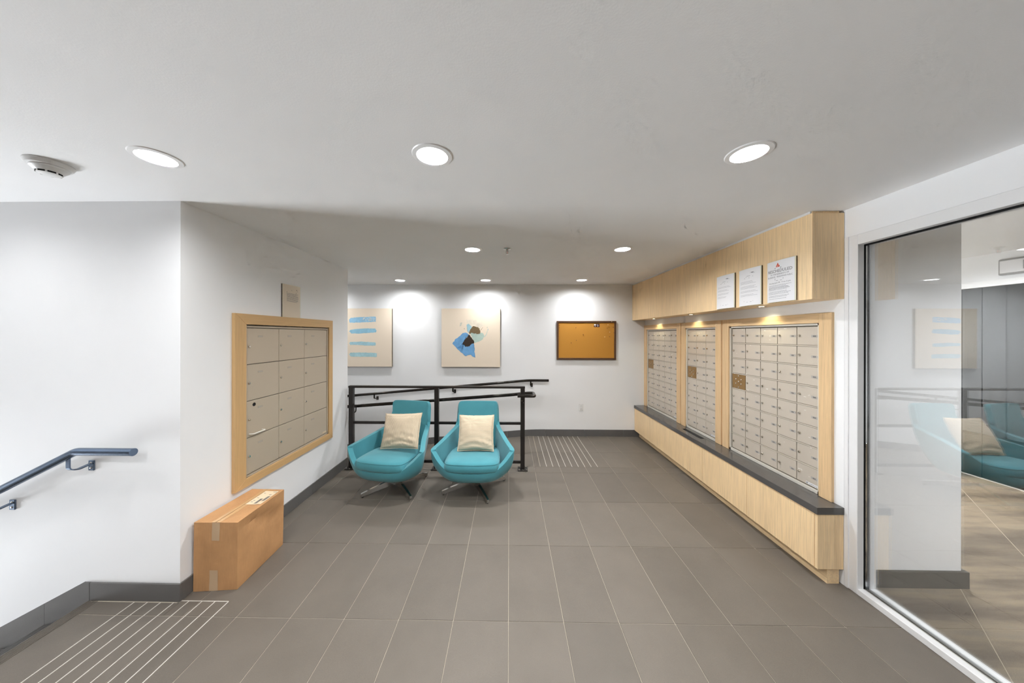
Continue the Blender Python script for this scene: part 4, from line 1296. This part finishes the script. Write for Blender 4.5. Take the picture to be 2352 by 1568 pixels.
def make_chair(label, loc, rot, base_rot):
    t = thing('lounge_chair', label, 'chair', loc, rot, 'teal swivel lounge chairs')
    n = 4
    rim = catmull(RIM, n); bas = catmull(BAS, n)
    m_ = len(rim)
    K = 9
    bm = new_bm()
    idx = [(i, 1) for i in range(m_)] + [(i, -1) for i in range(m_ - 2, 0, -1)]
    rows = []
    for k in range(K + 1):
        s_ = k / K
        row = []
        for (i, sg) in idx:
            r, b = rim[i], bas[i]
            w_ = min(1, max(0, (i / (m_ - 1) - 0.42) / 0.25))      # 0 front/arms, 1 back
            al = 0.98 * (1 - w_) + 0.80 * w_; be = 0.16 * (1 - w_) + 0.40 * w_
            c = Vector((b.x + (r.x - b.x) * al, b.y + (r.y - b.y) * (al if w_ < 1 else 0.72), b.z + (r.z - b.z) * be))
            p = b * (1 - s_) ** 2 + c * 2 * s_ * (1 - s_) + r * s_ * s_
            row.append(bm.verts.new((p.x * sg, p.y, p.z)))
        rows.append(row)
    N = len(idx)
    for a, b in zip(rows, rows[1:]):
        for j in range(N): bm.faces.new((a[j], a[(j + 1) % N], b[(j + 1) % N], b[j]))
    cv = bm.verts.new((0, -0.02, .165))
    for j in range(N): bm.faces.new((cv, rows[0][(j + 1) % N], rows[0][j]))
    sh_ = obj('shell', bm, M['teal'], t, smooth='all', local=True)
    md = sh_.modifiers.new('s', 'SOLIDIFY'); md.thickness = 0.046; md.offset = -1
    md2 = sh_.modifiers.new('b', 'BEVEL'); md2.width = 0.017; md2.segments = 4; md2.limit_method = 'ANGLE'; md2.angle_limit = math.radians(55)
    # seat cushion
    half = [(0, -.372), (.13, -.366), (.215, -.350), (.252, -.322), (.266, -.27), (.270, -.16), (.262, 0.0), (.235, .12), (.195, .20), (.15, .232), (0, .24)]
    oc = catmull([(x, y, 0) for x, y in half], 4)
    out = [(p.x, p.y) for p in oc] + [(-p.x, p.y) for p in oc[-2:0:-1]]
    bm = new_bm()
    prof = [(0.90, 0.300), (0.97, 0.304), (1.0, 0.322), (1.0, 0.346), (0.988, 0.366), (0.965, 0.382), (0.93, 0.392), (0.87, 0.399), (0.6, 0.408), (0.3, 0.411)]
    rws = []
    for (s_, z) in prof:
        rws.append([bm.verts.new((x * s_, (y + 0.06) * s_ - 0.06, z - 0.03 * (y + 0.36) * (1 if z > 0.35 else 0.6))) for x, y in out])
    NN = len(out)
    for a, b in zip(rws, rws[1:]):
        for j in range(NN): bm.faces.new((a[j], a[(j + 1) % NN], b[(j + 1) % NN], b[j]))
    bm.faces.new(rws[0][::-1])
    cv = bm.verts.new((0, -0.06, 0.412 - 0.009))
    for j in range(NN): bm.faces.new((cv, rws[-1][j], rws[-1][(j + 1) % NN]))
    cu = obj('seat_cushion', bm, M['teal'], t, smooth='all', local=True)
    bm = new_bm()
    loop = [(x * 0.972, (y + 0.06) * 0.972 - 0.06, 0.3815 - 0.03 * (y + 0.36)) for x, y in out]
    tube(bm, loop + [loop[0]], 0.0028, 6, False)
    obj('piping', bm, M['teal'], cu, smooth=True, local=True)
    # pedestal and star base
    bm = new_bm(); lathe(bm, [(0, 0.185), (0.10, 0.180), (0.10, 0.172), (0.03, 0.165), (0.026, 0.09), (0.034, 0.085), (0.034, 0.052), (0, 0.05)], 24)
    obj('pedestal', bm, M['chrome'], t, smooth=35, local=True)
    for k in range(4):
        a_ = base_rot - rot + k * PI / 2
        bm = new_bm()
        pts = [(0.02, 0.092, 0.036, 0.018), (0.10, 0.086, 0.034, 0.017), (0.25, 0.062, 0.020, 0.015), (0.345, 0.043, 0.008, 0.013), (0.354, 0.038, 0.008, 0.011)]
        L = []
        for (d, zt_, zb_, hw) in pts:
            L.append([bm.verts.new((d * math.cos(a_) - s2_ * hw * math.sin(a_), d * math.sin(a_) + s2_ * hw * math.cos(a_), z_)) for (s2_, z_) in ((-1, zb_), (1, zb_), (0.75, zt_), (-0.75, zt_))])
        for a, b in zip(L, L[1:]):
            for j in range(4): bm.faces.new((a[j], a[(j + 1) % 4], b[(j + 1) % 4], b[j]))
        bm.faces.new(L[0][::-1]); bm.faces.new(L[-1])
        lg = obj('leg', bm, M['chrome'], t, smooth=30, local=True)
        bm = new_bm(); lathe(bm, [(0, 0.0002), (0.010, 0.0002), (0.010, 0.012), (0, 0.012)], 12, (0.338 * math.cos(a_), 0.338 * math.sin(a_), 0)); obj('glide', bm, M['black'], lg, smooth=35, local=True)
    return t
make_chair('teal swivel lounge chair next to the left wall, turned slightly towards it', (-1.187, 3.20, 0), math.radians(-10), math.radians(42))
make_chair('teal swivel lounge chair farther from the left wall, facing straight out', (-0.357, 3.195, 0), math.radians(0), math.radians(27))

# ------------------------------------------------------------------ pillows
def make_pillow(label, loc, rotz, tilt, roll, mat, w, h, seed):
    t = thing('throw_pillow', label, 'pillow', loc, rotz, 'beige pillows on the chairs')
    rnd = random.Random(seed)
    n = 40
    waves = [(rnd.uniform(4, 12), rnd.uniform(0, 2 * PI), rnd.uniform(-1, 1), rnd.uniform(-1, 1)) for _ in range(6)]
    bm = new_bm()
    def P(a, b, side):
        e = max(0.0, (1 - a * a) * (1 - b * b))
        x = a * w / 2 * (1 - 0.05 * (1 - b * b) * 1.0)
        z = b * h / 2 * (1 - 0.05 * (1 - a * a) * 1.0)
        th = 0.075 * e ** 0.42
        wr = 0
        for (fq, ph, cx_, cz_) in waves:
            rr = math.atan2(b - cz_ * 1.3, a - cx_ * 1.3)
            wr += math.sin(rr * fq + ph) * 0.30
        edge = min(1, 4 * e) * (1 - 0.55 * e)
        low = 0.5 - 0.5 * b
        wr += math.sin(b * 17 + 2.2 * a * a + 1.2 * math.sin(3 * a + ph) + ph) * 0.75 * low * low
        return Vector((x, -side * (th + 0.0085 * wr * edge), z))
    g = {}
    for side in (1, -1):
        for i in range(n + 1):
            for j in range(n + 1):
                ed = i in (0, n) or j in (0, n)
                k = (i, j, 0 if ed else side)
                if k not in g:
                    a = -1 + 2 * i / n; b = -1 + 2 * j / n
                    a = math.copysign(abs(a) ** 0.85, a); b = math.copysign(abs(b) ** 0.85, b)
                    g[k] = bm.verts.new(P(a, b, side))
    for side in (1, -1):
        for i in range(n):
            for j in range(n):
                q = []
                for (u, v) in ((i, j), (i + 1, j), (i + 1, j + 1), (i, j + 1)):
                    q.append(g[(u, v, 0 if (u in (0, n) or v in (0, n)) else side)])
                bm.faces.new(q if side > 0 else q[::-1])
    # object space: x across, y up the pillow, so the rib material follows the cloth
    bmesh.ops.rotate(bm, verts=bm.verts[:], matrix=Matrix.Rotation(-PI / 2, 3, 'X'))
    o = obj('cover', bm, mat, t, smooth='all', local=True)
    # flange around the rim
    bm = new_bm()
    loop = []
    def rim_pt(a, b, ex):
        p = P(a, b, 1); p.x *= 1 + ex; p.z *= 1 + ex
        return Vector((p.x, p.z, -p.y)) if False else Vector((p.x, p.z, 0))
    per = [(-1 + 2 * i / 24, -1) for i in range(24)] + [(1, -1 + 2 * i / 24) for i in range(24)] + [(1 - 2 * i / 24, 1) for i in range(24)] + [(-1, 1 - 2 * i / 24) for i in range(24)]
    A = []
    for q, (a, b) in enumerate(per):
        ex = 0.035 + rnd.uniform(-0.006, 0.006)
        dz = rnd.uniform(-0.004, 0.004)
        p0 = rim_pt(a, b, -0.02); p1 = rim_pt(a, b, ex)
        A.append([bm.verts.new((p0.x, p0.y, 0.003)), bm.verts.new((p1.x, p1.y, 0.002 + dz)), bm.verts.new((p1.x, p1.y, -0.002 + dz)), bm.verts.new((p0.x, p0.y, -0.003))])
    for q in range(len(A)):
        a, b = A[q], A[(q + 1) % len(A)]
        for j in range(3): bm.faces.new((a[j], a[j + 1], b[j + 1], b[j]))
    f = obj('flange', bm, mat, o, smooth=40, local=True)
    o.rotation_euler = (PI / 2 - tilt, 0, 0)
    o.matrix_basis = Matrix.Rotation(-tilt, 4, 'X') @ Matrix.Rotation(roll, 4, 'Y') @ Matrix.Rotation(PI / 2, 4, 'X')
    return t
make_pillow('beige pillow with upright ribs on the chair next to the left wall', (-1.134, 3.195, 0.589), math.radians(-10), math.radians(24), math.radians(-4), M['cordx'], 0.41, 0.355, 4)
make_pillow('beige pillow with level ribs on the chair facing straight out', (-0.345, 3.20, 0.572), math.radians(1), math.radians(26), math.radians(0), M['cordy'], 0.365, 0.36, 9)

# ------------------------------------------------------------------ cardboard box
t = thing('cardboard_box', 'tall brown cardboard shipping box on the floor below the parcel lockers', 'box', (-1.83, 2.07, 0))
Bq = [(-1.960, 1.862, 0.001), (-1.703, 1.884, 0.001), (-1.722, 2.296, 0.001), (-1.955, 2.290, 0.001)]
Tq = [(-1.955, 1.862, 0.431), (-1.693, 1.876, 0.425), (-1.715, 2.298, 0.418), (-1.955, 2.290, 0.424)]
def lerp(a, b, s_): return tuple(x + (y - x) * s_ for x, y in zip(a, b))
def quad_grid(bm, a, b, c, d, nu, nv, fn=None, cache=None):
    V = []
    for i in range(nu + 1):
        row = []
        for j in range(nv + 1):
            p = lerp(lerp(a, b, i / nu), lerp(d, c, i / nu), j / nv)
            if fn: p = fn(p, i / nu, j / nv)
            row.append(bm.verts.new(p))
        V.append(row)
    for i in range(nu):
        for j in range(nv):
            bm.faces.new((V[i][j], V[i + 1][j], V[i + 1][j + 1], V[i][j + 1]))
def side_dent(p, u, v):        # right side: shallow diagonal crease near the top, bulge low down
    e = min(1, 6 * u, 6 * (1 - u), 6 * v, 6 * (1 - v))
    cr = v - (0.98 - 0.75 * max(0, min(1, u / 0.75)) * 0.42)
    d = 0.020 * max(0, 1 - abs(cr) / 0.15) - 0.006 * math.sin(3 * u + 4 * v) * (1 if v < 0.6 else 0.4)
    return (p[0] - d * e, p[1], p[2])
def front_dent(p, u, v):
    e = min(1, 5 * u, 5 * (1 - u), 5 * v, 5 * (1 - v))
    return (p[0], p[1] + 0.004 * e * math.sin(5 * u + 2 * v), p[2])
def top_dent(p, u, v):
    e = min(1, 5 * u, 5 * (1 - u), 5 * v, 5 * (1 - v))
    return (p[0], p[1], p[2] - 0.004 * e * abs(math.sin(2.2 * PI * u)))
bm = new_bm()
quad_grid(bm, Bq[0], Bq[1], Tq[1], Tq[0], 10, 12, front_dent)
quad_grid(bm, Bq[1], Bq[2], Tq[2], Tq[1], 14, 12, side_dent)
quad_grid(bm, Bq[2], Bq[3], Tq[3], Tq[2], 10, 12)
quad_grid(bm, Bq[3], Bq[0], Tq[0], Tq[3], 14, 12)
quad_grid(bm, Tq[0], Tq[1], Tq[2], Tq[3], 10, 14, top_dent)
quad_grid(bm, Bq[0], Bq[3], Bq[2], Bq[1], 14, 10)
bmesh.ops.remove_doubles(bm, verts=bm.verts[:], dist=0.0008)
obj('carton', bm, M['cardb'], t, smooth=28)
def top_pt(u, v, d=0.0):
    p = lerp(lerp(Tq[0], Tq[1], u), lerp(Tq[3], Tq[2], u), v)
    return top_dent((p[0], p[1], p[2] + d), u, v)
def front_pt(u, v, d=0.0):
    p = lerp(lerp(Bq[0], Bq[1], u), lerp(Tq[0], Tq[1], u), v)
    p = front_dent(p, u, v)
    return (p[0], p[1] - d, p[2])
def strip(name, fn, u0, u1, v0, v1, mat, d=0.0012, n=8):
    bm = new_bm()
    V = [[bm.verts.new(fn(u0 + (u1 - u0) * i / n, v0 + (v1 - v0) * j / n, d)) for j in range(n + 1)] for i in range(n + 1)]
    for i in range(n):
        for j in range(n): bm.faces.new((V[i][j], V[i + 1][j], V[i + 1][j + 1], V[i][j + 1]))
    return obj(name, bm, mat, t, smooth=True)
strip('packing_tape', top_pt, 0.40, 0.60, 0.0, 1.0, M['tape'])
bm = new_bm()
for v in range(14):
    a, b = top_pt(0.497, v / 14, 0.0018), top_pt(0.503, (v + 1) / 14, 0.0018)
    bm.faces.new([bm.verts.new(q) for q in ((a[0] - 0.001, a[1], a[2]), (a[0] + 0.001, a[1], a[2]), (b[0] + 0.001, b[1], b[2]), (b[0] - 0.001, b[1], b[2]))])
obj('flap_seam', bm, M['dark'], t)
strip('packing_tape', front_pt, 0.42, 0.60, 0.74, 1.0, M['tapef'])
strip('packing_tape', front_pt, 0.36, 0.56, 0.0, 0.30, M['tapef'])
lab_ = strip('shipping_label', top_pt, 0.52, 0.93, 0.50, 0.93, M['paperw'], 0.0022)
pr = Print()
for (u0, u1, v0, v1) in ((0.57, 0.62, 0.85, 0.86), (0.57, 0.62, 0.70, 0.71), (0.57, 0.62, 0.62, 0.63), (0.57, 0.62, 0.57, 0.58), (0.80, 0.90, 0.89, 0.90), (0.78, 0.85, 0.80, 0.815)):
    pr.bar(u0, u1, v0, v1, 0)
for k in range(13):
    pr.bar(0.70, 0.78, 0.53 + k * 0.012, 0.53 + k * 0.012 + 0.007, 0)
    pr.bar(0.81, 0.90, 0.60 + k * 0.012, 0.60 + k * 0.012 + 0.007, 0)
pr.build('print', [M['inkm']], lambda u, v: top_pt(u, v, 0.0030), lab_)
print('objects', len(bpy.data.objects))
